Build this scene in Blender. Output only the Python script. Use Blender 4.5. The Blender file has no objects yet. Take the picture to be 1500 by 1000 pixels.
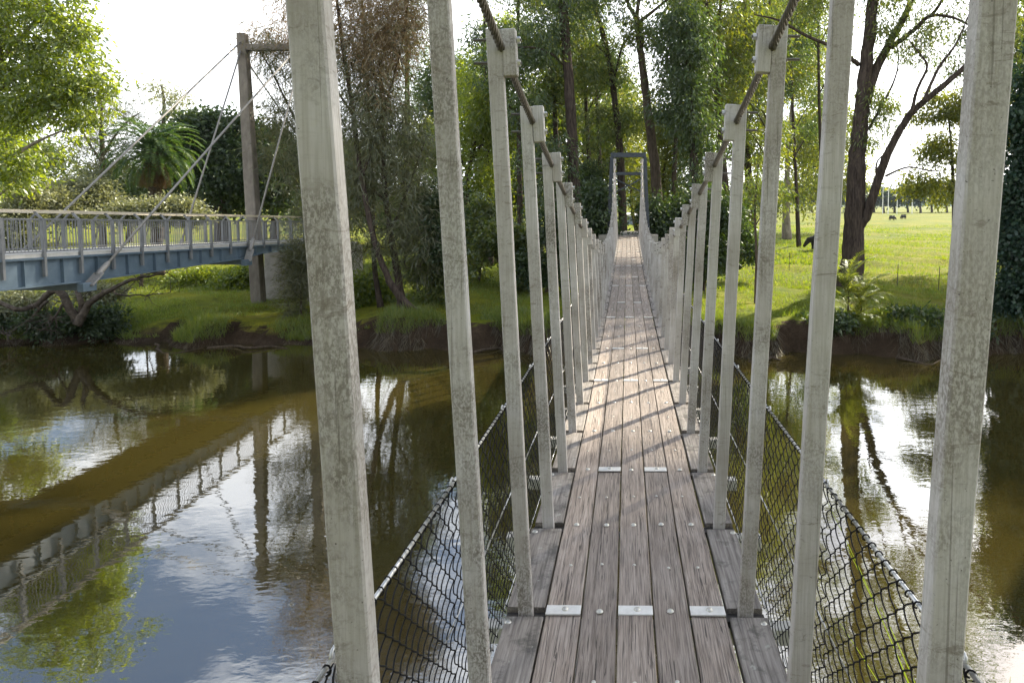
import bpy, bmesh, math, random
import numpy as np
from mathutils import Vector, Matrix

R = math.radians
rng = np.random.default_rng(7)
random.seed(7)
sc = bpy.context.scene
COL = sc.collection

# ------------------------------------------------------------------ camera
EYE = 5.5            # eye height over the water (water level is Z = 0)
F = 1044.4           # focal length in pixels of the 1500 px wide photograph
PITCH, YAW = 0.0697, 0.0122          # radians down / left of the bridge axis
CX, CY = 906.4, 372.7                # principal point (the photograph is an off-centre crop)
cam_d = bpy.data.cameras.new('camera')
cam_d.sensor_width = 36.0
cam_d.lens = 36.0 * F / 1500.0
cam_d.shift_x = (750 - CX) / 1500.0
cam_d.shift_y = -(500 - CY) / 1500.0
cam_d.clip_start = 0.05
cam_d.clip_end = 9000
cam = bpy.data.objects.new('camera', cam_d)
COL.objects.link(cam)
cam.location = (0, 0, EYE)
cam.rotation_euler = (R(90) - PITCH, 0, YAW)
sc.camera = cam

# ------------------------------------------------------------------ sky and sun
SUN_AZ, SUN_EL = 38.0, 33.0          # degrees right of the bridge axis / above horizon
w = bpy.data.worlds.new('World')
sc.world = w
w.use_nodes = True
nt = w.node_tree
nt.nodes.clear()
out = nt.nodes.new('ShaderNodeOutputWorld')
bg = nt.nodes.new('ShaderNodeBackground')
sky = nt.nodes.new('ShaderNodeTexSky')
sky.sky_type = 'NISHITA'
sky.sun_disc = False
sky.sun_elevation = R(SUN_EL)
sky.sun_rotation = R(SUN_AZ)
sky.air_density = 1.0
sky.dust_density = 1.2
sky.ozone_density = 1.5
geo = nt.nodes.new('ShaderNodeTexCoord')
sep = nt.nodes.new('ShaderNodeSeparateXYZ')
nt.links.new(geo.outputs['Generated'], sep.inputs[0])
def wmath(op, a, b=None):
    n = nt.nodes.new('ShaderNodeMath'); n.operation = op
    for i, v in enumerate((a, b)):
        if v is None: continue
        if isinstance(v, (int, float)): n.inputs[i].default_value = v
        else: nt.links.new(v, n.inputs[i])
    return n.outputs[0]
zz = wmath('ADD', wmath('MAXIMUM', sep.outputs['Z'], 0.0), 0.22)
cmb = nt.nodes.new('ShaderNodeCombineXYZ')
nt.links.new(wmath('DIVIDE', sep.outputs['X'], zz), cmb.inputs[0])
nt.links.new(wmath('DIVIDE', sep.outputs['Y'], zz), cmb.inputs[1])
cn = nt.nodes.new('ShaderNodeTexNoise')
cn.inputs['Scale'].default_value = 1.35
cn.inputs['Detail'].default_value = 7
cn.inputs['Roughness'].default_value = 0.58
nt.links.new(cmb.outputs[0], cn.inputs['Vector'])
cr = nt.nodes.new('ShaderNodeValToRGB')
cr.color_ramp.elements[0].position = 0.44
cr.color_ramp.elements[1].position = 0.53
nt.links.new(wmath('ADD', cn.outputs['Fac'], wmath('MULTIPLY', wmath('SUBTRACT', 0.50, sep.outputs['Z']), 0.22)), cr.inputs[0])   # cloud thickens to the horizon
mixc = nt.nodes.new('ShaderNodeMixRGB')
nt.links.new(wmath('MULTIPLY', cr.outputs[0], 0.88), mixc.inputs[0])
nt.links.new(sky.outputs[0], mixc.inputs[1])
bw = nt.nodes.new('ShaderNodeRGBToBW'); nt.links.new(sky.outputs[0], bw.inputs[0])
cl = nt.nodes.new('ShaderNodeVectorMath'); cl.operation = 'MULTIPLY_ADD'      # cloud: white, brighter towards the sun as the sky is
nt.links.new(bw.outputs[0], cl.inputs[0]); cl.inputs[1].default_value = (1.1, 1.1, 1.08); cl.inputs[2].default_value = (9.6, 9.9, 10.4)
nt.links.new(cl.outputs[0], mixc.inputs[2])
nt.links.new(mixc.outputs[0], bg.inputs['Color'])
bg.inputs['Strength'].default_value = 0.08
nt.links.new(bg.outputs[0], out.inputs['Surface'])

sun_d = bpy.data.lights.new('sun', 'SUN')
sun_d.energy = 5.0
sun_d.angle = R(0.6)
sun_d.color = (1.0, 0.90, 0.73)
sun = bpy.data.objects.new('sun', sun_d)
COL.objects.link(sun)
sdir = Vector((math.sin(R(SUN_AZ)) * math.cos(R(SUN_EL)), math.cos(R(SUN_AZ)) * math.cos(R(SUN_EL)), math.sin(R(SUN_EL))))
sun.rotation_euler = sdir.to_track_quat('Z', 'Y').to_euler()
sun.location = (10, 30, 40)

vs = sc.view_settings
sc.display_settings.display_device = 'sRGB'
vs.view_transform = 'Standard'
vs.look = 'None'
vs.exposure = 1.35
vs.gamma = 1.0
vs.use_curve_mapping = False
sc.render.engine = 'CYCLES'
sc.cycles.max_bounces = 8
sc.cycles.diffuse_bounces = 3
sc.cycles.glossy_bounces = 3
sc.cycles.transmission_bounces = 5
sc.cycles.transparent_max_bounces = 6
sc.cycles.caustics_reflective = False
sc.cycles.caustics_refractive = False
sc.cycles.use_denoising = True

_cp, _sp, _cy, _sy = math.cos(PITCH), math.sin(PITCH), math.cos(YAW), math.sin(YAW)
def P(px, py, d):
    """pixel of the photograph at depth d metres along the bridge axis -> world point"""
    x, u = (px - CX) / F, (CY - py) / F
    yf, z = _cp + _sp * u, -_sp + _cp * u
    X, Y = _cy * x - _sy * yf, _sy * x + _cy * yf
    return Vector((X * d / Y, d, EYE + z * d / Y))
def PIX(x, y, z):
    """world point -> pixel of the photograph"""
    z = z - EYE
    xr, yf = _cy * x + _sy * y, -_sy * x + _cy * y
    zc, up = _cp * yf - _sp * z, _sp * yf + _cp * z
    return CX + F * xr / zc, CY - F * up / zc
def XP(px, d): return P(px, 380, d).x

# ------------------------------------------------------------------ materials
class NT:
    def __init__(s, name, rough=0.6):
        s.m = bpy.data.materials.new(name)
        s.m.use_nodes = True
        s.t = s.m.node_tree
        s.b = s.t.nodes['Principled BSDF']
        s.b.inputs['Roughness'].default_value = rough
        s.out = s.t.nodes['Material Output']
    def n(s, typ, **kw):
        x = s.t.nodes.new(typ)
        for k, v in kw.items(): setattr(x, k, v)
        return x
    def l(s, a, b): s.t.links.new(a, b)
    def coords(s, scale=(1, 1, 1), kind='Object', rand=False):
        tc = s.n('ShaderNodeTexCoord')
        mp = s.n('ShaderNodeMapping')
        mp.inputs['Scale'].default_value = scale
        src = tc.outputs[kind]
        if rand:
            oi = s.n('ShaderNodeObjectInfo')
            ad = s.n('ShaderNodeVectorMath', operation='MULTIPLY_ADD')
            cb = s.n('ShaderNodeCombineXYZ')
            for i in range(3): s.l(oi.outputs['Random'], cb.inputs[i])
            s.l(cb.outputs[0], ad.inputs[0])
            ad.inputs[1].default_value = (37.0, 91.0, 53.0)
            s.l(src, ad.inputs[2])
            src = ad.outputs[0]
        s.l(src, mp.inputs[0])
        return mp.outputs[0]
    def noise(s, vec, scale=5, detail=4, rough=0.55, dist=0.0):
        x = s.n('ShaderNodeTexNoise')
        x.inputs['Scale'].default_value = scale
        x.inputs['Detail'].default_value = detail
        x.inputs['Roughness'].default_value = rough
        x.inputs['Distortion'].default_value = dist
        s.l(vec, x.inputs['Vector'])
        return x.outputs['Fac']
    def ramp(s, fac, stops):
        x = s.n('ShaderNodeValToRGB')
        e = x.color_ramp.elements
        while len(e) > 2: e.remove(e[-1])
        for i, (p, c) in enumerate(stops):
            if i >= 2: e.new(p)
            e[i].position = p
            if isinstance(c, (int, float)): c = (c, c, c)
            e[i].color = (*c[:3], 1)
        s.l(fac, x.inputs[0])
        return x.outputs[0]
    def mix(s, fac, a, b, mode='MIX'):
        x = s.n('ShaderNodeMixRGB', blend_type=mode)
        for i, v in ((0, fac), (1, a), (2, b)):
            if isinstance(v, (int, float)): x.inputs[i].default_value = v if i == 0 else (v, v, v, 1)
            elif isinstance(v, tuple): x.inputs[i].default_value = (*v[:3], 1)
            else: s.l(v, x.inputs[i])
        return x.outputs[0]
    def math(s, op, a, b=0.0):
        x = s.n('ShaderNodeMath', operation=op)
        for i, v in enumerate((a, b)):
            if isinstance(v, (int, float)): x.inputs[i].default_value = v
            else: s.l(v, x.inputs[i])
        return x.outputs[0]
    def bump(s, h, strength=0.5, dist=0.01, target=None):
        x = s.n('ShaderNodeBump')
        x.inputs['Strength'].default_value = strength
        x.inputs['Distance'].default_value = dist
        s.l(h, x.inputs['Height'])
        s.l(x.outputs[0], (target or s.b).inputs['Normal'])
        return x.outputs[0]
    def color(s, c):
        if isinstance(c, tuple): s.b.inputs['Base Color'].default_value = (*c[:3], 1)
        else: s.l(c, s.b.inputs['Base Color'])

def m_post():
    s = NT('weathered_white_timber', 0.75)
    v = s.coords((1, 1, 1), rand=True)
    big = s.noise(v, 2.2, 5, 0.62)
    base = s.ramp(big, [(0.3, (0.37, 0.34, 0.315)), (0.5, (0.49, 0.465, 0.45)), (0.68, (0.60, 0.585, 0.585))])
    vg = s.coords((120, 120, 4.5), rand=True)
    grain = s.noise(vg, 1.0, 4, 0.65)
    base = s.mix(s.ramp(grain, [(0.35, 0.45), (0.6, 0.0)]), base, (0.27, 0.25, 0.20))
    # mould: blotches broken up by fine speckle
    blot = s.noise(v, 2.6, 7, 0.72)
    spk = s.noise(s.coords((1, 1, 0.55), rand=True), 170, 5, 0.75)
    mk = s.math('MULTIPLY', s.ramp(blot, [(0.43, 0.0), (0.56, 1.0)]), s.ramp(spk, [(0.43, 0.0), (0.55, 1.0)]))
    base = s.mix(s.math('MULTIPLY', s.math('MULTIPLY', mk, 0.75), s.ramp(s.noise(v, 0.8, 2, 0.5), [(0.42, 0.12), (0.60, 1.0)])), base, (0.09, 0.072, 0.048))
    scr = s.noise(s.coords((9, 9, 26), rand=True), 1.0, 5, 0.75, 2.0)
    base = s.mix(s.math('MULTIPLY', s.ramp(scr, [(0.56, 0.0), (0.64, 0.6)]), s.ramp(blot, [(0.40, 0.15), (0.55, 1.0)])), base, (0.14, 0.115, 0.08))
    sp2 = s.noise(v, 160, 2, 0.5)
    base = s.mix(s.ramp(sp2, [(0.70, 0.0), (0.76, 0.8)]), base, (0.06, 0.05, 0.04))
    crk = s.ramp(s.noise(s.coords((120, 120, 1.6), rand=True), 1.0, 2, 0.5, 0.8), [(0.67, 0.0), (0.71, 0.5)])
    base = s.mix(crk, base, (0.10, 0.085, 0.065))
    # a green bloom of algae
    alg = s.noise(v, 1.1, 3, 0.5)
    base = s.mix(s.ramp(alg, [(0.54, 0.0), (0.75, 0.16)]), base, (0.25, 0.27, 0.16))
    s.color(base)
    s.bump(s.mix(0.5, grain, spk), 0.35, 0.004)
    return s.m

def m_deck():
    s = NT('weathered_hardwood_plank', 0.62)
    v = s.coords((1, 1, 1), rand=True)
    vg = s.coords((46, 1.3, 46), rand=True)
    grain = s.noise(vg, 1.0, 6, 0.65, 0.6)
    vf = s.coords((170, 3.0, 170), rand=True)
    fine = s.noise(vf, 1.0, 3, 0.6, 0.3)
    big = s.noise(v, 1.7, 4, 0.6)
    base = s.ramp(grain, [(0.32, (0.060, 0.047, 0.040)), (0.43, (0.26, 0.220, 0.192)), (0.70, (0.45, 0.402, 0.364))])
    base = s.mix(s.ramp(big, [(0.35, 0.0), (0.7, 0.6)]), base, (0.62, 0.54, 0.47), 'MULTIPLY')
    base = s.mix(0.45, base, s.ramp(fine, [(0.36, (0.06, 0.046, 0.037)), (0.5, (0.30, 0.25, 0.21)), (0.68, (0.52, 0.46, 0.41))]))
    crack = s.ramp(s.noise(s.coords((80, 1.1, 80), rand=True), 1.0, 3, 0.55, 1.5), [(0.60, 0.0), (0.64, 1.0)])
    base = s.mix(s.math('MULTIPLY', crack, 0.8), base, (0.03, 0.022, 0.018))
    oi = s.n('ShaderNodeObjectInfo')
    tone = s.ramp(oi.outputs['Random'], [(0.0, (0.78, 0.76, 0.74)), (1.0, (1.12, 1.08, 1.04))])
    base = s.mix(1.0, base, tone, 'MULTIPLY')
    s.color(base)
    h = s.mix(0.5, grain, fine)
    h = s.mix(crack, h, 0.0)
    s.bump(h, 0.8, 0.006)
    return s.m

def m_edge_board():
    s = NT('lichened_grey_edge_board', 0.7)
    v = s.coords((1, 1, 1), rand=True)
    grain = s.noise(s.coords((60, 2.0, 60), rand=True), 1.0, 5, 0.65, 0.4)
    base = s.ramp(grain, [(0.3, (0.07, 0.060, 0.052)), (0.5, (0.22, 0.195, 0.172)), (0.72, (0.36, 0.33, 0.30))])
    bl = s.noise(v, 9, 5, 0.7)
    base = s.mix(s.ramp(bl, [(0.52, 0.0), (0.66, 0.7)]), base, (0.05, 0.046, 0.038))
    li = s.noise(v, 14, 4, 0.6)
    base = s.mix(s.ramp(li, [(0.66, 0.0), (0.70, 0.7)]), base, (0.34, 0.35, 0.30))
    s.color(base)
    s.bump(grain, 0.7, 0.005)
    return s.m

def m_metal(name, col, rough=0.4, metal=0.8, var=0.3, sc_=20):
    s = NT(name, rough)
    s.b.inputs['Metallic'].default_value = metal
    v = s.coords((1, 1, 1))
    n = s.noise(v, sc_, 5, 0.65)
    d = tuple(c * (1 - var) for c in col)
    s.color(s.ramp(n, [(0.35, d), (0.65, col)]))
    s.bump(n, 0.15, 0.003)
    return s.m

def m_plain(name, c0, c1, scale=6, rough=0.8, bump=0.3, stretch=(1, 1, 1), dist=0.02, spec=None):
    s = NT(name, rough)
    v = s.coords(stretch)
    n = s.noise(v, scale, 6, 0.65)
    s.color(s.ramp(n, [(0.32, c0), (0.68, c1)]))
    s.bump(n, bump, dist)
    if spec is not None: s.b.inputs['Specular IOR Level'].default_value = spec
    return s.m

def m_leaf(name, cols, trans=0.45, tcol=None, gloss=0.08, rough=0.45):
    """cols: list of leaf colours; each leaf (mesh island) picks one"""
    s = NT(name, 0.5)
    s.t.nodes.remove(s.b)
    g = s.n('ShaderNodeNewGeometry')
    n = len(cols)
    col = s.ramp(g.outputs['Random Per Island'], [(i / max(1, n - 1), c) for i, c in enumerate(cols)])
    df = s.n('ShaderNodeBsdfDiffuse'); s.l(col, df.inputs[0])
    tr = s.n('ShaderNodeBsdfTranslucent')
    tc = s.mix(1.0, col, tcol or (1.95, 1.9, 0.55), 'MULTIPLY')
    s.l(tc, tr.inputs[0])
    mx = s.n('ShaderNodeMixShader'); mx.inputs[0].default_value = trans
    s.l(df.outputs[0], mx.inputs[1]); s.l(tr.outputs[0], mx.inputs[2])
    gl = s.n('ShaderNodeBsdfGlossy'); gl.inputs['Roughness'].default_value = rough
    gl.inputs['Color'].default_value = (0.8, 0.85, 0.8, 1)
    m2 = s.n('ShaderNodeMixShader'); m2.inputs[0].default_value = gloss
    s.l(mx.outputs[0], m2.inputs[1]); s.l(gl.outputs[0], m2.inputs[2])
    s.l(m2.outputs[0], s.out.inputs['Surface'])
    return s.m

def m_water():
    s = NT('turbid_creek_water', 0.02)
    v = s.coords((1, 1, 1))
    n0 = s.noise(v, 0.12, 3, 0.5)
    s.color(s.ramp(n0, [(0.3, (0.034, 0.027, 0.006)), (0.7, (0.050, 0.040, 0.010))]))
    s.b.inputs['IOR'].default_value = 3.3
    vr = s.coords((1.0, 1.7, 1))
    r1 = s.noise(vr, 6.5, 1.5, 0.5, 0.3)
    r2 = s.noise(vr, 2.0, 1, 0.5, 0.3)
    pat = s.ramp(s.noise(v, 0.35, 2, 0.5), [(0.35, 0.25), (0.65, 1.0)])
    h = s.math('ADD', s.math('MULTIPLY', s.math('MULTIPLY', r1, pat), 0.0011), s.math('MULTIPLY', r2, 0.0020))
    s.bump(h, 1.0, 1.0)
    return s.m

def m_ground():
    s = NT('paddock_and_bank_soil', 0.95)
    s.b.inputs['Specular IOR Level'].default_value = 0.1
    v = s.coords((1, 1, 1))
    n1 = s.noise(v, 0.09, 6, 0.6)
    n2 = s.noise(v, 1.6, 6, 0.7)
    n3 = s.noise(v, 14, 4, 0.7)
    grass = s.ramp(n1, [(0.30, (0.075, 0.135, 0.004)), (0.5, (0.20, 0.215, 0.010)), (0.70, (0.31, 0.265, 0.028))])
    grass = s.mix(s.ramp(n2, [(0.35, 0.55), (0.6, 0.0)]), grass, (0.055, 0.085, 0.014))
    grass = s.mix(s.ramp(n3, [(0.4, 0.5), (0.6, 0.0)]), grass, (0.07, 0.09, 0.02))
    worn = s.noise(v, 0.5, 5, 0.7)
    grass = s.mix(s.ramp(worn, [(0.58, 0.0), (0.70, 0.6)]), grass, (0.17, 0.125, 0.06))
    soil = s.ramp(n2, [(0.3, (0.028, 0.018, 0.011)), (0.7, (0.085, 0.058, 0.036))])
    soil = s.mix(s.ramp(n3, [(0.4, 0.5), (0.6, 0.0)]), soil, (0.02, 0.014, 0.009))
    # bare earth on steep ground and beneath the water
    g = s.n('ShaderNodeNewGeometry')
    sp = s.n('ShaderNodeSeparateXYZ'); s.l(g.outputs['True Normal'], sp.inputs[0])
    sp2 = s.n('ShaderNodeSeparateXYZ'); s.l(g.outputs['Position'], sp2.inputs[0])
    steep = s.ramp(s.math('ADD', sp.outputs['Z'], s.math('MULTIPLY', s.math('SUBTRACT', n2, 0.5), 0.25)), [(0.84, 1.0), (0.95, 0.0)])
    low = s.ramp(sp2.outputs['Z'], [(0.25, 1.0), (0.55, 0.0)])
    s.color(s.mix(s.math('MAXIMUM', steep, low), grass, soil))
    s.bump(s.mix(0.5, n2, n3), 0.9, 0.12)
    return s.m

M = {}
M['post'] = m_post()
M['deck'] = m_deck()
M['edge'] = m_edge_board()
M['galv'] = m_metal('galvanised_steel', (0.62, 0.62, 0.60), 0.38, 0.75)
M['plate'] = m_metal('pale_zinc_plate', (0.78, 0.77, 0.74), 0.42, 0.35, 0.15)
M['bolt'] = m_metal('zinc_bolt_head', (0.70, 0.68, 0.62), 0.35, 0.8)
M['rope'] = m_metal('weathered_wire_rope', (0.16, 0.145, 0.125), 0.55, 0.45, 0.4, 60)
M['meshwire'] = m_plain('dark_mesh_wire', (0.008, 0.008, 0.009), (0.016, 0.016, 0.017), 20, 0.7, 0.0, spec=0.15)
M['darksteel'] = m_metal('dark_steel_beam', (0.05, 0.045, 0.04), 0.6, 0.3)
M['beam'] = m_plain('pale_cross_beam', (0.34, 0.33, 0.30), (0.52, 0.51, 0.47), 8)
M['tower'] = m_plain('blue_grey_painted_steel', (0.020, 0.027, 0.038), (0.042, 0.054, 0.07), 7, 0.5, 0.1)
M['pier'] = m_plain('grey_concrete', (0.22, 0.205, 0.18), (0.36, 0.34, 0.30), 3.0, 0.9, 0.25)
M['girder'] = m_plain('blue_painted_girder', (0.085, 0.125, 0.165), (0.13, 0.18, 0.225), 2.5, 0.5, 0.08)
M['railsteel'] = m_plain('grey_rail_steel', (0.16, 0.165, 0.17), (0.23, 0.235, 0.24), 4, 0.45, 0.05)
M['slab'] = m_plain('pale_deck_slab', (0.50, 0.48, 0.44), (0.62, 0.60, 0.56), 5, 0.8, 0.1)
M['handrail'] = m_plain('sun_lightened_handrail', (0.58, 0.50, 0.38), (0.72, 0.64, 0.50), 6, 0.4, 0.1, (1, 0.2, 1))  # pale timber, lightened further to stand for sun on the rail
M['pylon'] = m_plain('weathered_grey_pylon', (0.13, 0.11, 0.09), (0.27, 0.235, 0.195), 3, 0.8, 0.25, (1, 1, 0.4))
M['stay'] = m_metal('pale_stay_strand', (0.33, 0.315, 0.29), 0.6, 0.3, 0.3)
M['bark_dark'] = m_plain('dark_ironbark', (0.028, 0.021, 0.018), (0.12, 0.092, 0.076), 5, 0.95, 1.0, (2.2, 2.2, 0.35), 0.06, 0.1)
M['bark_mid'] = m_plain('brown_bark', (0.045, 0.034, 0.025), (0.13, 0.10, 0.075), 5, 0.95, 0.8, (2, 2, 0.4), 0.04, 0.1)
M['bark_pale'] = m_plain('pale_gum_bark', (0.15, 0.12, 0.095), (0.32, 0.28, 0.235), 3, 0.85, 0.4, (1, 1, 0.5), 0.03, 0.1)
M['dead'] = m_plain('dead_grey_wood', (0.04, 0.031, 0.025), (0.15, 0.125, 0.10), 6, 0.9, 0.5, (1, 1, 1), 0.02, 0.1)
M['water'] = m_water()
M['ground'] = m_ground()
M['cow'] = m_plain('black_hide', (0.010, 0.009, 0.008), (0.028, 0.024, 0.02), 6, 0.7, 0.1)
M['shed'] = m_plain('blue_grey_cladding', (0.10, 0.13, 0.17), (0.16, 0.20, 0.25), 3, 0.6, 0.1)
M['white'] = m_plain('white_paint', (0.70, 0.70, 0.68), (0.8, 0.8, 0.78), 3, 0.5, 0.05)
M['hill'] = m_plain('haze_blue_wooded_hill', (0.05, 0.075, 0.06), (0.08, 0.105, 0.075), 0.02, 1.0, 0.3, (1, 1, 1), 2.0, 0.0)  # blue of the distant air is mixed into the hill colour
LEAF = {
    'euc': m_leaf('gum_leaf', [(0.045, 0.075, 0.016), (0.075, 0.110, 0.022), (0.115, 0.145, 0.030), (0.155, 0.165, 0.035)], 0.55),
    'eucd': m_leaf('dark_gum_leaf', [(0.028, 0.055, 0.018), (0.050, 0.085, 0.024), (0.085, 0.12, 0.03)], 0.48),
    'bright': m_leaf('bright_green_leaf', [(0.095, 0.145, 0.012), (0.15, 0.195, 0.018), (0.21, 0.24, 0.024)], 0.62),
    'yellow': m_leaf('yellow_green_leaf', [(0.075, 0.10, 0.012), (0.125, 0.145, 0.018), (0.185, 0.185, 0.026)], 0.58),
    'cas': m_leaf('sheoak_needle', [(0.070, 0.085, 0.036), (0.11, 0.12, 0.046), (0.15, 0.145, 0.055)], 0.48, (1.3, 1.2, 0.7)),
    'casbrown': m_leaf('brown_sheoak_needle', [(0.20, 0.14, 0.065), (0.26, 0.18, 0.08), (0.13, 0.125, 0.055)], 0.5, (1.3, 1.05, 0.7)),
    'dark': m_leaf('dark_broad_leaf', [(0.020, 0.040, 0.016), (0.034, 0.060, 0.022), (0.055, 0.080, 0.028)], 0.34, None, 0.05),
    'ivy': m_leaf('ivy_leaf', [(0.012, 0.034, 0.022), (0.022, 0.052, 0.032), (0.038, 0.072, 0.034)], 0.25, None, 0.05),
    'pale': m_leaf('pale_olive_leaf', [(0.16, 0.17, 0.085), (0.22, 0.23, 0.12), (0.30, 0.30, 0.17)], 0.45, (1.2, 1.2, 0.7)),
    'palm': m_leaf('palm_leaflet', [(0.03, 0.075, 0.03), (0.055, 0.11, 0.036), (0.11, 0.155, 0.04)], 0.4, None, 0.10),
    'palmdead': m_leaf('dead_palm_leaflet', [(0.15, 0.085, 0.035), (0.22, 0.12, 0.045)], 0.3, (1.1, 1.0, 0.7)),
    'fern': m_leaf('bank_plant_leaflet', [(0.11, 0.15, 0.03), (0.17, 0.20, 0.045), (0.23, 0.24, 0.07)], 0.5),
    'grass': m_leaf('grass_blade', [(0.08, 0.13, 0.010), (0.125, 0.175, 0.014), (0.19, 0.205, 0.026)], 0.55),
    'drygrass': m_leaf('dry_hanging_grass', [(0.06, 0.045, 0.022), (0.11, 0.08, 0.04), (0.16, 0.125, 0.065)], 0.3, (1.1, 1.0, 0.8)),
    'reed': m_leaf('reed_blade', [(0.10, 0.16, 0.02), (0.16, 0.21, 0.03)], 0.45),
    'bluefar': m_leaf('haze_blue_forest_leaf', [(0.020, 0.042, 0.036), (0.032, 0.058, 0.046), (0.05, 0.075, 0.05)], 0.25),  # leaf green tinted blue to carry the haze of distance
}

# ------------------------------------------------------------------ object helpers
def tag(o, label=None, cat=None, group=None, kind=None):
    if label: o['label'] = label
    if cat: o['category'] = cat
    if group: o['group'] = group
    if kind: o['kind'] = kind
    return o

def empty(name, loc=(0, 0, 0)):
    o = bpy.data.objects.new(name, None)
    o.empty_display_size = 0.3
    COL.objects.link(o)
    o.location = loc
    return o

def link(name, me, mat=None, parent=None, loc=None):
    """one mesh object; its geometry is in world space unless loc is given"""
    o = bpy.data.objects.new(name, me)
    COL.objects.link(o)
    if mat is not None and not me.materials: me.materials.append(mat)
    if parent is not None:
        o.parent = parent
        if loc is None:
            q = Vector((0, 0, 0)); p = parent
            while p is not None: q += p.location; p = p.parent
            o.location = -q
    if loc is not None: o.location = loc
    return o

class MB:
    def __init__(s): s.v = []; s.f = []
    def add(s, v, f):
        k = len(s.v); s.v += [tuple(x) for x in v]; s.f += [tuple(i + k for i in q) for q in f]; return s
    def box(s, x0, x1, y0, y1, z0, z1):
        return s.add([(x0, y0, z0), (x1, y0, z0), (x1, y1, z0), (x0, y1, z0), (x0, y0, z1), (x1, y0, z1), (x1, y1, z1), (x0, y1, z1)],
                     [(0, 3, 2, 1), (4, 5, 6, 7), (0, 1, 5, 4), (1, 2, 6, 5), (2, 3, 7, 6), (3, 0, 4, 7)])
    def bar(s, a, b, wx, wy, up=(0, 0, 1)):
        """rectangular bar from a to b"""
        a, b = Vector(a), Vector(b); t = (b - a).normalized()
        u = t.cross(Vector(up))
        if u.length < 1e-4: u = t.cross(Vector((0, 1, 0)))
        u.normalize(); n = u.cross(t).normalized()
        v = []
        for p in (a, b):
            for i, j in ((-1, -1), (1, -1), (1, 1), (-1, 1)): v.append(p + u * (i * wx / 2) + n * (j * wy / 2))
        return s.add(v, [(3, 2, 1, 0), (4, 5, 6, 7), (0, 1, 5, 4), (1, 2, 6, 5), (2, 3, 7, 6), (3, 0, 4, 7)])
    def tube(s, pts, r, k=6, cap=True):
        pts = [Vector(p) for p in pts]
        rr = r if hasattr(r, '__len__') else [r] * len(pts)
        t0 = (pts[1] - pts[0]).normalized()
        u = t0.orthogonal().normalized()
        v = []; f = []
        for i, p in enumerate(pts):
            t = (pts[min(i + 1, len(pts) - 1)] - pts[max(i - 1, 0)]).normalized()
            u = (u - t * u.dot(t)).normalized(); n = t.cross(u)
            for j in range(k):
                a = 2 * math.pi * j / k
                v.append(p + (u * math.cos(a) + n * math.sin(a)) * rr[i])
        for i in range(len(pts) - 1):
            for j in range(k):
                j2 = (j + 1) % k
                f.append((i * k + j, i * k + j2, (i + 1) * k + j2, (i + 1) * k + j))
        if cap:
            f.append(tuple(range(k - 1, -1, -1)))
            f.append(tuple((len(pts) - 1) * k + j for j in range(k)))
        return s.add(v, f)
    def mesh(s, name, smooth=False, bevel=0, segs=1):
        me = bpy.data.meshes.new(name)
        me.from_pydata(s.v, [], s.f)
        if bevel:
            bm = bmesh.new(); bm.from_mesh(me)
            bmesh.ops.bevel(bm, geom=bm.edges[:], offset=bevel, segments=segs, affect='EDGES', profile=0.6, clamp_overlap=True)
            bm.to_mesh(me); bm.free()
        if smooth: me.polygons.foreach_set('use_smooth', [True] * len(me.polygons))
        me.update()
        return me
    def build(s, name, mat, parent=None, smooth=False, bevel=0, segs=1, loc=None):
        return link(name, s.mesh(name, smooth, bevel, segs), mat, parent, loc)

def np_mesh(name, verts, quads):
    """verts (N,3), quads (M,4) -> mesh, fast"""
    me = bpy.data.meshes.new(name)
    me.vertices.add(len(verts)); me.vertices.foreach_set('co', np.ascontiguousarray(verts, dtype=np.float32).ravel())
    m, k = quads.shape
    me.loops.add(m * k); me.loops.foreach_set('vertex_index', np.ascontiguousarray(quads, dtype=np.int32).ravel())
    me.polygons.add(m)
    me.polygons.foreach_set('loop_start', np.arange(0, m * k, k, dtype=np.int32))
    me.update(calc_edges=True)
    return me

def unit(a):
    return a / np.maximum(np.linalg.norm(a, axis=1, keepdims=True), 1e-9)

def leaf_mesh(name, base, dirn, length, width, wfrac=0.45):
    """diamond leaves, one quad each"""
    n = len(base)
    d = unit(dirn)
    s = unit(np.cross(d, rng.normal(size=(n, 3))))
    L = length[:, None]; W = width[:, None]
    v = np.empty((n, 4, 3))
    v[:, 0] = base
    v[:, 1] = base + d * L * wfrac + s * W * 0.5
    v[:, 2] = base + d * L
    v[:, 3] = base + d * L * wfrac - s * W * 0.5
    q = np.arange(n * 4).reshape(n, 4)
    return np_mesh(name, v.reshape(-1, 3), q)

def seg_mesh(p0, p1, r0, r1, k=5):
    n = len(p0)
    t = unit(p1 - p0)
    a = np.where(np.abs(t[:, 2:3]) > 0.9, np.array([[1.0, 0, 0]]), np.array([[0, 0, 1.0]]))
    u = unit(np.cross(t, a)); w_ = np.cross(t, u)
    ang = np.arange(k) * 2 * np.pi / k
    ring = u[:, None, :] * np.cos(ang)[None, :, None] + w_[:, None, :] * np.sin(ang)[None, :, None]
    v = np.concatenate([p0[:, None, :] + ring * r0[:, None, None], p1[:, None, :] + ring * r1[:, None, None]], axis=1)
    j = np.arange(k); j2 = (j + 1) % k
    q = np.stack([j, j2, j2 + k, j + k], axis=1)
    q = (q[None] + (np.arange(n) * 2 * k)[:, None, None]).reshape(-1, 4)
    return v.reshape(-1, 3), q

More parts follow.
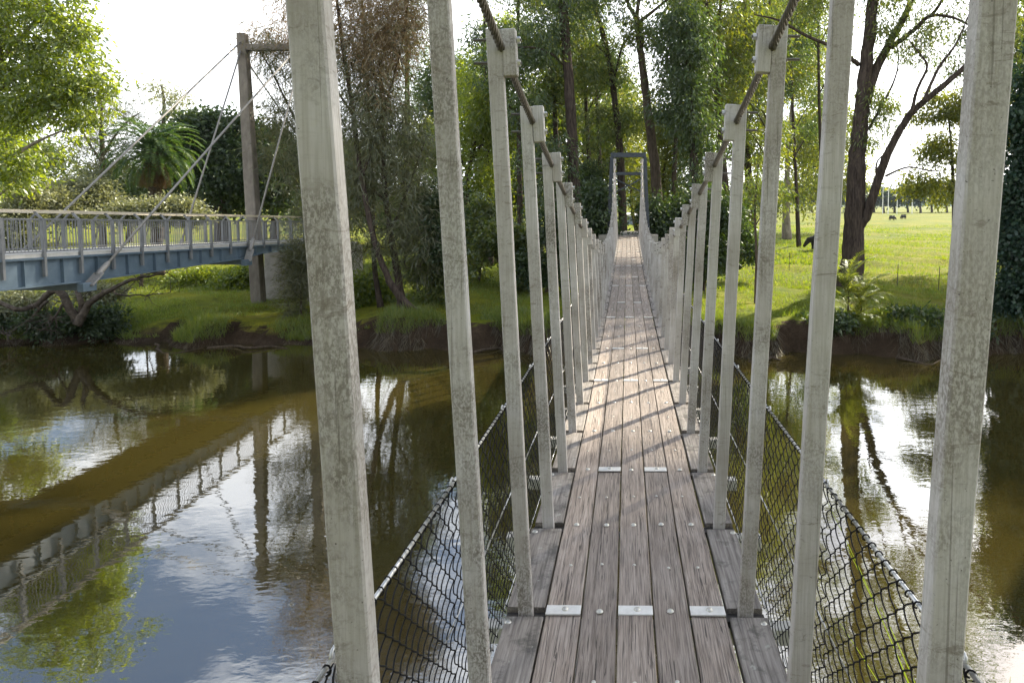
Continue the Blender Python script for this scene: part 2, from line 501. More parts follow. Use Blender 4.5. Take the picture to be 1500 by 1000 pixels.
# ------------------------------------------------------------------ terrain, water
def fbm2(x, y, seed=0):
    r = np.zeros_like(x)
    rs = np.random.default_rng(seed)
    for o in range(5):
        for k in range(3):
            a = rs.uniform(0, 2 * np.pi); p = rs.uniform(0, 6.28)
            fq = 2.0 ** o * rs.uniform(0.8, 1.25)
            r += np.sin((x * np.cos(a) + y * np.sin(a)) * fq + p) * 0.5 ** o / 3
    return r

def sst(e0, e1, x):
    t = np.clip((x - e0) / (e1 - e0), 0, 1)
    return t * t * (3 - 2 * t)

def bank_line(x):
    base = np.interp(x, [-200, -40, -22, -14, -9, 0, 8, 16, 40, 200], [31, 28.6, 27.5, 27.3, 26.7, 26.4, 25.8, 25.6, 25.3, 23])
    return base + 0.35 * np.sin(x * 0.9 + 1) + 0.22 * np.sin(x * 2.3) + 0.12 * np.sin(x * 5.1 + 2) + 0.25 * np.sin(x * 1.7 + 3 * np.sin(x * 0.31)) + 0.08 * np.sin(x * 11.3)

def near_line(x):
    return np.interp(x, [-200, -20, -6, 0, 3, 10, 200], [3, 4.0, 5.0, 5.6, 6.2, 6.0, 2])

def ground_h(x, y):
    x = np.asarray(x, dtype=float); y = np.asarray(y, dtype=float)
    s = y - bank_line(x)
    left = sst(-9, -13, x)
    top = 1.25 - 0.45 * left
    far = np.where(s < 0, np.maximum(s * 0.6, -1.6), 0)
    rise = sst(-0.15, 1.1 + 0.8 * left, s) * top * 0.85 + sst(1, 6, s) * (top * 0.15 + 0.12 * left + 0.0)
    rise += sst(6, 40, s) * (1.3 - top) * 0.8
    far = np.where(s < -0.15, far, rise - 0.05)
    far = far + sst(0.1, 1.2, s) * 0.16 * fbm2(x * 0.9, y * 0.9, 3) + sst(4, 30, s) * 0.10 * fbm2(x * 0.15, y * 0.15, 5)
    sn = near_line(x) - y
    near = np.where(sn < 0, np.maximum(sn * 0.7, -1.6), sst(0, 11, sn) * 3.4 + 0.06 * fbm2(x, y, 8) * sst(0, 1, sn))
    return np.where(y > 15, far, near)

def axis(segs):
    out = [segs[0][0]]
    for a, b, st in segs:
        n = max(1, int(round((b - a) / st)))
        out += list(a + (b - a) * (np.arange(n) + 1) / n)
    return np.array(out)
gx = axis([(-3000, -300, 300), (-300, -60, 12), (-60, -28, 1.0), (-28, 18, 0.28), (18, 60, 1.0), (60, 300, 12), (300, 3000, 300)])
gy = axis([(-600, -30, 60), (-30, 2, 1.2), (2, 8, 0.4), (8, 23, 1.5), (23, 34, 0.2), (34, 60, 0.8), (60, 140, 3), (140, 600, 20), (600, 3600, 300)])
GX, GY = np.meshgrid(gx, gy)
GZ = ground_h(GX, GY)
nx_, ny_ = len(gx), len(gy)
idx = np.arange(nx_ * ny_).reshape(ny_, nx_)
q = np.stack([idx[:-1, :-1], idx[:-1, 1:], idx[1:, 1:], idx[1:, :-1]], axis=-1).reshape(-1, 4)
me = np_mesh('ground', np.stack([GX, GY, GZ], axis=-1).reshape(-1, 3), q)
me.polygons.foreach_set('use_smooth', [True] * len(me.polygons))
g = link('ground', me, M['ground'])
tag(g, 'grassy paddock and earthen creek banks', 'ground', kind='structure')
wt = MB().add([(-400, 0.5, 0), (400, 0.5, 0), (400, 34, 0), (-400, 34, 0)], [(0, 1, 2, 3)]).build('water', M['water'])
tag(wt, 'brown rippled creek water reflecting sky and trees', 'water', kind='structure')

def gh(x, y): return float(ground_h(np.array([x]), np.array([y]))[0])

# far hills
mb = MB()
n = 90
for i in range(n):
    a = R(-60 + 110 * i / (n - 1))
    hgt = 62 + 22 * math.sin(i * 0.31) + 14 * math.sin(i * 0.83 + 1) + 6 * math.sin(i * 2.1)
    for rr, hh in ((1900, -4), (2300, hgt * 0.6), (2800, hgt)):
        mb.v.append((rr * math.sin(a), rr * math.cos(a), hh))
for i in range(n - 1):
    for j in range(2):
        mb.f.append((i * 3 + j, (i + 1) * 3 + j, (i + 1) * 3 + j + 1, i * 3 + j + 1))
tag(mb.build('hills', M['hill'], smooth=True), 'low wooded hills on the horizon beyond the paddock', 'hills', kind='structure')

# ================================================================== suspension footbridge
S = 0.9              # spacing of the hanger posts
BX = 0.0367          # bridge axis
NP = 36              # rows of posts: z = 0.37 + i
def deck_rel(z):
    return -1.912 + (0.00120 if z < 13.4 else 0.00105) * (z - 13.4) ** 2
CZ = [(-6, 3.4), (-2, 1.98), (0.37, 1.34), (1.37, 1.09), (2.37, .86), (3.37, .645), (4.37, .445), (5.37, .26), (6.37, .088), (7.37, -.078), (8.37, -.235),
      (9.37, -.365), (11, -.54), (13, -.70), (15, -.82), (17.5, -.875), (20.6, -.81), (24, -.60), (28.2, -.05), (31, .55), (33.5, 1.28), (36.2, 2.26)]
def cable_rel(z):
    k = max(1, min(len(CZ) - 2, next((i for i, c in enumerate(CZ) if c[0] >= z), len(CZ) - 1)))
    i0, i1 = k - 1, k
    def sl(i):
        a, b = CZ[max(0, i - 1)], CZ[min(len(CZ) - 1, i + 1)]
        return (b[1] - a[1]) / (b[0] - a[0])
    (x0, y0), (x1, y1) = CZ[i0], CZ[i1]
    h = x1 - x0; t = (z - x0) / h
    return (2*t**3 - 3*t*t + 1) * y0 + (t**3 - 2*t*t + t) * h * sl(i0) + (-2*t**3 + 3*t*t) * y1 + (t**3 - t*t) * h * sl(i1)
def deckZ(y): return EYE + deck_rel(y / S)
def cableZ(y): return EYE + cable_rel(y / S)
rowsY = [(0.37 + i) * S for i in range(NP)]
POSTW, LEAN = 0.482, 0.047           # post foot off the axis; outward lean of posts and cable plane
def cabX(y): return POSTW + LEAN * (cableZ(y) - deckZ(y)) - 0.034

fb = empty('suspension_footbridge', (BX, rowsY[-1], 1.3))
tag(fb, 'narrow suspension footbridge with white timber hanger posts and plank deck', 'footbridge')

# deck planks: five wide boards, staggered joints every five bays
PW = 0.159
plank_rows = {}
def plank(x0, x1, y0, y1, dz, th, name, mat, bev=0.004):
    n = max(2, int(round((y1 - y0) / 0.3)))
    cs = [(x0 + bev, 0), (x0, -bev), (x0, -th), (x1, -th), (x1, -bev), (x1 - bev, 0)]
    v = []; f = []
    for i in range(n + 1):
        y = y0 + (y1 - y0) * i / n
        z = deckZ(y) + dz
        jx_ = random.uniform(-.0012, .0012); jz_ = random.uniform(-.0012, .0012)
        for cx, cz in cs: v.append((BX + cx + jx_, y, z + cz + jz_))
    k = len(cs)
    for i in range(n):
        for j in range(k):
            j2 = (j + 1) % k
            f.append((i * k + j, (i + 1) * k + j, (i + 1) * k + j2, i * k + j2))
    f.append(tuple(range(k))); f.append(tuple(n * k + j for j in range(k - 1, -1, -1)))
    m = MB(); m.v = v; m.f = f
    return m.build(name, mat, fb)
yend = rowsY[-1] + 0.5
for c in range(5):
    x0 = -2.5 * PW + c * PW
    off = 3.37 if c % 2 == 0 else 5.37
    joints = [y for y in [(off + 5 * k) * S for k in range(-2, 8)] if -1.5 < y < yend - 0.5]
    ys = [-1.8] + joints + [yend]
    for a, b in zip(ys[:-1], ys[1:]):
        o = plank(x0 + 0.0025 + random.uniform(0, .002), x0 + PW - 0.0025 - random.uniform(0, .002), a + 0.033, b - 0.033,
                  random.uniform(-.004, .003), 0.045, 'plank', M['deck'])
        plank_rows.setdefault(c, []).append((a, b, o))
# steel end plates that cover each joint
plate_me = MB().box(-PW/2 + .003, PW/2 - .003, -0.036, 0.036, -0.004, 0.004).mesh('joint_plate', bevel=0.0015)
def dome(r, h, k=10):
    m = MB(); v = []; f = []
    rings = [(1.0, 0.0), (0.97, 0.35), (0.75, 0.8), (0.35, 1.0)]
    for a, b in rings:
        for j in range(k):
            t = 2 * math.pi * j / k; v.append((r * a * math.cos(t), r * a * math.sin(t), h * b))
    for i in range(len(rings) - 1):
        for j in range(k):
            j2 = (j + 1) % k; f.append((i*k+j, i*k+j2, (i+1)*k+j2, (i+1)*k+j))
    f.append(tuple((len(rings)-1)*k + j for j in range(k)))
    return m.add(v, f)
bolt_big = dome(0.016, 0.009).mesh('bolt', True)
bolt_small = dome(0.009, 0.005, 8).mesh('bolt', True)
for mm in (bolt_big, bolt_small): mm.materials.append(M['bolt'])
plate_me.materials.append(M['plate'])
def child(name, me, parent, wloc, rot=None):
    o = bpy.data.objects.new(name, me); COL.objects.link(o); o.parent = parent
    q = Vector((0, 0, 0)); p = parent
    while p is not None: q += p.location; p = p.parent
    o.location = Vector(wloc) - q
    if rot: o.rotation_euler = rot
    return o
def slope(y): return math.atan((deckZ(y + .1) - deckZ(y - .1)) / .2)
far_bolts = MB()
dm = dome(0.017, 0.009, 6); ds = dome(0.010, 0.005, 5)
for i, y in enumerate(rowsY):
    z = 0.37 + i
    for c in range(5):
        cx = BX + (c - 2) * PW
        off = 3.37 if c % 2 == 0 else 5.37
        joint = abs(((z - off) / 5) - round((z - off) / 5)) < 0.02
        par = next((o for a, b, o in plank_rows[c] if a - 0.01 <= y <= b + 0.2), fb)
        if joint:
            pl = child('joint_plate', plate_me, fb, (cx, y, deckZ(y) + 0.0045), (slope(y), 0, 0))
            b_ = child('bolt', bolt_big, pl, (cx + random.uniform(-.01, .01), y, deckZ(y) + 0.0075))
            b_.location.z = 0.004; b_.location.x = random.uniform(-.012, .012); b_.location.y = 0
        elif i < 16:
            child('bolt', bolt_big, par, (cx + random.uniform(-.012, .012), y + random.uniform(-.01, .01), deckZ(y) + 0.001))
        else:
            far_bolts.add([(v[0] + cx, v[1] + y, v[2] + deckZ(y) + .001) for v in dm.v], dm.f)
        ym = y + S * 0.46 + random.uniform(-.02, .02)
        if i < 12 and ym < yend:
            par = next((o for a, b, o in plank_rows[c] if a - 0.01 <= ym <= b + 0.01), fb)
            child('bolt', bolt_small, par, (cx + random.uniform(-.015, .015), ym, deckZ(ym) + 0.001))
tag(far_bolts.build('deck_bolts', M['bolt'], fb), kind='stuff')

# edge boards, one per bay and side, cut back round the posts; cross beams below
for i, y in enumerate(rowsY[:-1]):
    y1 = rowsY[i + 1]
    for sgn in (-1, 1):
        a, b = 2.5 * PW + 0.006 + (0.006 if sgn > 0 else 0), 0.570 + random.uniform(-.006, .006)
        xa, xb = (a, b) if sgn > 0 else (-b, -a)
        o = plank(xa, xb, y + 0.038, y1 - 0.040, random.uniform(-.005, -.001), 0.045, 'edge_board', M['edge'])
        if i < 12: child('bolt', bolt_big, o, (BX + sgn * 0.55, y1 - 0.085, deckZ(y1 - .085) - 0.004))
for y in rowsY:
    z = deckZ(y) - 0.056
    MB().box(BX - 0.72, BX + 0.72, y - 0.0375, y + 0.0375, z - 0.075, z).build('cross_beam', M['beam'], fb, bevel=0.004)
    for sgn in (-1, 1):
        xa, xb = sorted((BX + sgn * 0.40, BX + sgn * 0.57))
        MB().box(xa, xb, y - 0.030, y + 0.030, z + 0.001, z + 0.030).build('post_shoe', M['darksteel'], fb)
for sx in (-0.33, 0.33):
    m = MB()
    for i in range(NP - 1):
        y0, y1 = rowsY[i], rowsY[i + 1]
        m.bar((BX + sx, y0, deckZ(y0) - 0.19), (BX + sx, y1, deckZ(y1) - 0.19), 0.06, 0.10)
    m.build('deck_stringer', M['darksteel'], fb)

# hanger posts with clamp blocks
PWX, PDY = 0.064, 0.044
rod_me = MB().tube([(-0.115, 0, 0), (0.085, 0, 0)], 0.0065, 8).mesh('bolt')
rod_me.materials.append(M['rope'])
nutm = MB().tube([(0.066, 0, 0), (0.080, 0, 0)], 0.015, 6)
nut_me = nutm.mesh('nut'); nut_me.materials.append(M['galv'])
for i, y in enumerate(rowsY):
    for sgn in (-1, 1):
        zt = cableZ(y) + 0.085 + random.uniform(-.012, .012)
        zb = deckZ(y) - 0.052
        CABX = cabX(y)
        xt = BX + sgn * (CABX + 0.001 + PWX / 2)
        xb = BX + sgn * POSTW
        jx = random.uniform(-.008, .008) if i > 3 else 0
        m = MB()
        ux = Vector((xt + jx - xb, 0, zt - zb)).normalized()
        nsec = 7
        for k in range(nsec + 1):
            t = k / nsec
            px_ = xb + (xt + jx - xb) * t + (0 if k in (0, nsec) else random.uniform(-.0015, .0015))
            pz_ = zb + (zt - zb) * t
            hw, hd, cb = PWX / 2, PDY / 2, 0.004
            ring = [(-hw + cb, -hd), (hw - cb, -hd), (hw, -hd + cb), (hw, hd - cb), (hw - cb, hd), (-hw + cb, hd), (-hw, hd - cb), (-hw, -hd + cb)]
            for rx, ry in ring: m.v.append((px_ + rx, y + ry, pz_))
        for k in range(nsec):
            for j in range(8):
                j2 = (j + 1) % 8
                m.f.append((k*8+j, k*8+j2, (k+1)*8+j2, (k+1)*8+j))
        m.f.append(tuple(range(7, -1, -1))); m.f.append(tuple(nsec * 8 + j for j in range(8)))
        po = m.build('hanger_post', M['post'], fb)
        # clamp block on the inner side, the rope squeezed between
        cxm = BX + sgn * (CABX - 0.003 - 0.030)
        hb = 0.195
        cb = MB().box(-0.030, 0.030, -PDY / 2 - 0.002, PDY / 2 + 0.002, -hb / 2, hb / 2)
        lean = math.atan2(xt - xb, zt - zb)
        co = cb.build('clamp_block', M['post'], po, bevel=0.004, loc=None)
        co.location = Vector((cxm, y, zt - hb / 2 + 0.003)) - fb.location - po.location
        co.rotation_euler = (0, lean, 0)
        if i < 14:
            for dz in (-0.05, 0.045):
                rr = child('bolt', rod_me, po, (xt - sgn * 0.030, y, zt - hb / 2 + dz + .012), (0, 0, 0 if sgn < 0 else math.pi))
                if i < 9: child('nut', nut_me, po, (xt - sgn * 0.030, y, zt - hb / 2 + dz + .012), (0, 0, 0 if sgn < 0 else math.pi))
# main ropes: six strands laid round a core near the camera
for sgn in (-1, 1):
    ys = np.arange(-4.5, rowsY[-1] + 0.62, 0.15)
    core = [Vector((BX + sgn * cabX(y), y, cableZ(y))) for y in ys]
    rp = MB().tube(core, 0.0125, 8).build('main_cable', M['rope'], fb, smooth=True)
    near_pts = np.arange(0.9, 8.6, 0.012)
    for st in range(6):
        m = MB(); pts = []
        for y in near_pts:
            a = y / 0.115 * 2 * math.pi * sgn / 1.0 * 0.55 + st * math.pi / 3
            c = Vector((BX + sgn * cabX(y), y, cableZ(y)))
            tz = (cableZ(y + .02) - cableZ(y - .02)) / .04
            n_ = Vector((0, -tz, 1)).normalized()
            pts.append(c + Vector((1, 0, 0)) * math.cos(a) * 0.0115 + n_ * math.sin(a) * 0.0115)
        m.tube(pts, 0.0068, 5).build('rope_strand', M['rope'], rp, smooth=True)
# chain link panels
def chain_panel(L=S, H=0.9, p=0.047):
    nst = int(round(L / p)); p = L / nst
    nseg = int(round(H / 0.037)); dv = H / nseg
    A0 = []; A1 = []
    for i in range(nst):
        yc = (i + 0.5) * p
        prev = None
        for k in range(nseg * 5 + 1):
            u_ = k / 5.0 + i                                   # half waves
            c_ = math.cos(math.pi * u_)
            tri = 2 / math.pi * math.asin(c_)
            yy = yc + (p * 0.5 + 0.0026) * (0.75 * tri + 0.25 * c_)
            xx = 0.0042 * math.sin(math.pi * u_)               # flattened spiral: front going one way, back the other
            pt = (xx, min(max(yy, 0.0), L), k * dv / 5.0)
            if prev is not None: A0.append(prev); A1.append(pt)
            prev = pt
    A0, A1 = np.array(A0), np.array(A1)
    r = np.full(len(A0), 0.0023)
    B0 = []; B1 = []
    for i in range(nst):                                       # top knuckles wrapped round the rail wire
        ring = [(0.0085 * math.cos(t), (i + 0.5) * p + 0.012 * (t / 6.3 - .5), H + 0.004 + 0.009 * math.sin(t)) for t in np.linspace(-1.6, 4.7, 8)]
        B0 += ring[:-1]; B1 += ring[1:]
    A0 = np.concatenate([A0, np.array(B0)]); A1 = np.concatenate([A1, np.array(B1)])
    r = np.full(len(A0), 0.0021)
    v, q_ = seg_mesh(A0, A1, r, r, 4)
    return np_mesh('chain_link_panel', v, q_)
panel_me = chain_panel(); panel_me.materials.append(M['meshwire'])
def wire_mesh(rad, rings):
    m = MB().tube([(0, 0, 0), (0, S * 0.5, -0.004), (0, S, 0)], rad, 6)
    if rings:
        for yy in (0.0,):                                 # eyelet at the post
            pts = [(0.0, yy + 0.014 + 0.014 * math.cos(t), 0.004 + 0.014 * math.sin(t)) for t in np.linspace(0, 2 * math.pi, 11)]
            m.tube(pts, 0.0035, 5, False)
    return m.mesh('rail_wire', True)
topw = wire_mesh(0.0052, True); midw = wire_mesh(0.0028, False)
for mm in (topw, midw): mm.materials.append(M['galv'])
for i in range(NP - 1):
    y0, y1 = rowsY[i], rowsY[i + 1]
    for sgn in (-1, 1):
        x = BX + sgn * 0.576
        z0 = deckZ(y0) - 0.01
        sl_ = math.atan2(deckZ(y1) - deckZ(y0), S)
        o = child('chain_link_panel', panel_me, fb, (x, y0, z0), (sl_, sgn * 0.008, 0))
        for wz, mm in ((0.905, topw), (0.46, midw), (0.02, midw)):
            c = bpy.data.objects.new('rail_wire', mm); COL.objects.link(c); c.parent = o
            c.location = (sgn * 0.003, 0, wz)

# far tower of the footbridge
TY = (NP - 1 + 0.37) * S + 0.55
tw = MB().box(BX - 0.80, BX + 0.80, TY - 0.09, TY + 0.09, EYE + 2.12, EYE + 2.33).build('tower', M['tower'], fb, bevel=0.01)
zt0 = EYE + 2.12
for sgn in (-1, 1):
    m = MB().bar((BX + sgn * 0.74, TY, zt0 + .02), (BX + sgn * 1.0, TY, 1.9), 0.16, 0.16, (0, 1, 0))
    m.build('leg', M['tower'], tw, bevel=0.01)
    MB().box(BX + sgn * 1.02 - 0.32, BX + sgn * 1.02 + 0.32, TY - 0.4, TY + 0.4, 0.3, deckZ(rowsY[-1]) + 0.9 if False else 4.15).build('pier', M['pier'], tw, bevel=0.02)
MB().box(BX - 0.74, BX + 0.74, TY - 0.07, TY + 0.07, EYE + 1.32, EYE + 1.46).build('crossbeam', M['tower'], tw, bevel=0.01)
for sgn in (-1, 1):
    MB().bar((BX - sgn * 0.78, TY + 0.02 * sgn, EYE + 1.25), (BX + sgn * 0.84, TY + 0.02 * sgn, EYE + 0.45), 0.06, 0.06, (0, 1, 0)).build('brace', M['tower'], tw)
MB().box(BX - 0.85, BX + 0.85, TY - 0.02, TY + 5.5, deckZ(yend) - 0.5, deckZ(yend) - 0.02).build('landing', M['pier'], tw, bevel=0.01)

# ================================================================== steel cable stayed bridge, left
XN, XF = -15.5, -17.9
def ldz(y): return EYE - 1.26 - (y - 17.56) * 0.0275
sb = empty('cable_stayed_footbridge', (XN, 34.1, 1.0))
tag(sb, 'blue steel girder footbridge hung from pylon stays, with baluster railing', 'footbridge')
Y0, Y1 = 8.5, 39.1
def sweep(x0, x1, zt, zb, name, mat, y0=Y0, y1=Y1, parent=sb, n=24, zabs=None):
    m = MB(); v = []; f = []
    for i in range(n + 1):
        y = y0 + (y1 - y0) * i / n; z = ldz(y)
        b = zabs(y) if zabs else z + zb
        for cx, cz in ((x0, z + zt), (x0, b), (x1, b), (x1, z + zt)): v.append((cx, y, cz))
    for i in range(n):
        for j in range(4):
            j2 = (j + 1) % 4; f.append((i*4+j, (i+1)*4+j, (i+1)*4+j2, i*4+j2))
    f.append((0, 1, 2, 3)); f.append((n*4+3, n*4+2, n*4+1, n*4))
    m.v = v; m.f = f
    return m.build(name, mat, parent)
sweep(XF, XN, 0.0, -0.10, 'deck_slab', M['slab'])
def gbot(y): return float(np.interp(y, [8.5, 16.9, 20.1, 28.6, 29.8, 39.1], [3.45, 3.42, 3.34, 3.36, 3.46, 3.46]))
for xg, sgn in ((XN, 1), (XF, -1)):
    gd = sweep(xg - 0.06 - 0.012 * sgn, xg - 0.06 + 0.012 * sgn, -0.103, 0, 'girder', M['girder'], zabs=lambda y: gbot(y))
    sweep(xg - 0.20, xg + 0.06, -0.101, -0.16, 'flange', M['girder'], parent=gd)
    m = MB()
    for k in range(40):
        ya = Y0 + k * (Y1 - Y0) / 40; yb = Y0 + (k + 1) * (Y1 - Y0) / 40
        m.bar((xg - 0.07, ya, gbot(ya) - .02), (xg - 0.07, yb, gbot(yb) - .02), 0.24, 0.04)
    m.build('flange', M['girder'], gd)
    y = 19.93 - 9 * 1.27
    while y < 38.6:
        d = ldz(y)
        # flat post: over the girder face, up to the lower rail, then kinked inwards
        m = MB().box(xg - 0.02 * (sgn > 0), xg + 0.02 + 0.0 * sgn, y - 0.0, y + 0.0001, 0, 0.0001) if False else MB()
        xo = xg + sgn * 0.045
        m.bar((xo, y, gbot(y) + 0.22), (xo, y, d + 0.93), 0.075, 0.075, (0, 1, 0))
        m.bar((xo, y, d + 0.90), (xo - sgn * 0.20, y, d + 1.10), 0.05, 0.05, (0, 1, 0))
        m.build('rail_post', M['railsteel'], sb)
        # baluster infill, joined as the bars are a pixel or two wide
        yb = y + 1.27
        m = MB()
        xb_ = xg + sgn * 0.03
        for k in range(1, 11):
            yy = y + 1.27 * k / 11
            m.box(xb_ - 0.006, xb_ + 0.006, yy - 0.008, yy + 0.008, ldz(yy) + 0.04, ldz(yy) + 0.90)
        for hz in (0.05, 0.91):
            m.bar((xb_, y, ldz(y) + hz), (xb_, yb, ldz(yb) + hz), 0.035, 0.035)
        tag(m.build('baluster_panel', M['railsteel'], sb), kind='stuff')
        # web stiffener
        ys_ = y + 0.635
        MB().box(xg - 0.048 if sgn > 0 else xg - 0.16, xg + 0.045 if sgn > 0 else xg - 0.072, ys_ - 0.006, ys_ + 0.006, gbot(ys_) + .005, ldz(ys_) - 0.165).build('stiffener', M['girder'], sb)
        y += 1.27
    xr = xg - sgn * 0.17
    m = MB()
    for k in range(30):
        ya = Y0 + k * (Y1 - Y0) / 30; yb = Y0 + (k + 1) * (Y1 - Y0) / 30
        m.bar((xr, ya, ldz(ya) + 1.13), (xr, yb, ldz(yb) + 1.13), 0.14, 0.05)
    m.build('handrail', M['handrail'], sb)
# cross girders at the stay anchors with outrigger brackets
for ya in (20.0, 28.46):
    MB().box(XF - 0.3, XN + 0.28, ya - 0.16, ya + 0.16, gbot(ya) - 0.26, gbot(ya) - 0.045).build('cross_girder', M['girder'], sb, bevel=0.01)
PYY = 34.07
PTZ = 13.55
py_o = MB().box(XF - 0.3, XN + 0.2, PYY - 0.14, PYY + 0.14, 12.75, 13.05).build('pylon', M['pylon'], sb, bevel=0.02)
for xb_, xt_ in ((XF + 0.05, XF - 0.28), (XN + 0.35, XN + 0.25)):
    m = MB()
    pts = [(xb_, 0.5, .52), (xb_ + (xt_ - xb_) * .5, 7, .50), (xt_, PTZ, .40)]
    v = []; f = []
    for cx, cz, ww in pts:
        h = ww / 2
        for ax, ay in ((-h, -h), (h, -h), (h, h), (-h, h)): v.append((cx + ax, PYY + ay, cz))
    for i in range(2):
        for j in range(4):
            j2 = (j + 1) % 4; f.append((i*4+j, i*4+j2, (i+1)*4+j2, (i+1)*4+j))
    f.append((3, 2, 1, 0)); f.append((8, 9, 10, 11)); m.v = v; m.f = f
    m.build('leg', M['pylon'], py_o, bevel=0.03)
for xa, xt_ in ((XF - 0.2, XF - 0.28), (XN + 0.30, XN + 0.25)):
    for ya, zt_ in ((19.8, 13.1), (28.25, 12.7)):
        top = Vector((xt_, PYY - 0.2, zt_)); za = gbot(ya) - 0.12
        an = Vector((xa, ya, za))
        d = (top - an).normalized()
        st = MB().tube([an + d * 0.9, top], 0.038, 8).build('stay_cable', M['stay'], sb, smooth=True)
        MB().bar(an, an + d * 0.55, 0.05, 0.30, (1, 0, 0)).build('anchor_plate', M['stay'], st, bevel=0.01)
        MB().tube([an + d * 0.45, an + d * 0.6, an + d * 0.95, an + d * 1.05], [0.07, 0.085, 0.075, 0.04], 8).build('socket', M['stay'], st, smooth=True)
        MB().box(xa - 0.12, xa + 0.06, ya - 0.25, ya + 0.25, za - 0.16, za + 0.08).build('bracket', M['girder'], st, bevel=0.01)
    top = Vector((xt_, PYY + 0.2, 12.4)); an = Vector((xa, 53, 1.0))
    MB().tube([an, top], 0.036, 8).build('stay_cable', M['stay'], sb, smooth=True)
ab = MB().box(XF - 0.4, XN + 0.3, 35.55, 40.7, 0.2, 3.22)
ab.box(XF - 0.25, XN + 0.15, 35.7, 40.6, 3.18, 3.40)
tag(ab.build('bridge_abutment', M['pier'], bevel=0.03), 'pale concrete abutment wall under the end of the blue steel bridge', 'abutment')

# ================================================================== vegetation
def smooth_path(pts, n=6):
    """catmull-rom through (Vector, radius)"""
    out = []
    P_ = [np.array([*p, r]) for p, r in pts]
    for i in range(len(P_) - 1):
        a, b, c, d = P_[max(0, i-1)], P_[i], P_[i+1], P_[min(len(P_)-1, i+2)]
        for k in range(n):
            t = k / n
            out.append(0.5 * ((2*b) + (-a+c)*t + (2*a-5*b+4*c-d)*t*t + (-a+3*b-3*c+d)*t**3))
    out.append(P_[-1])
    return out

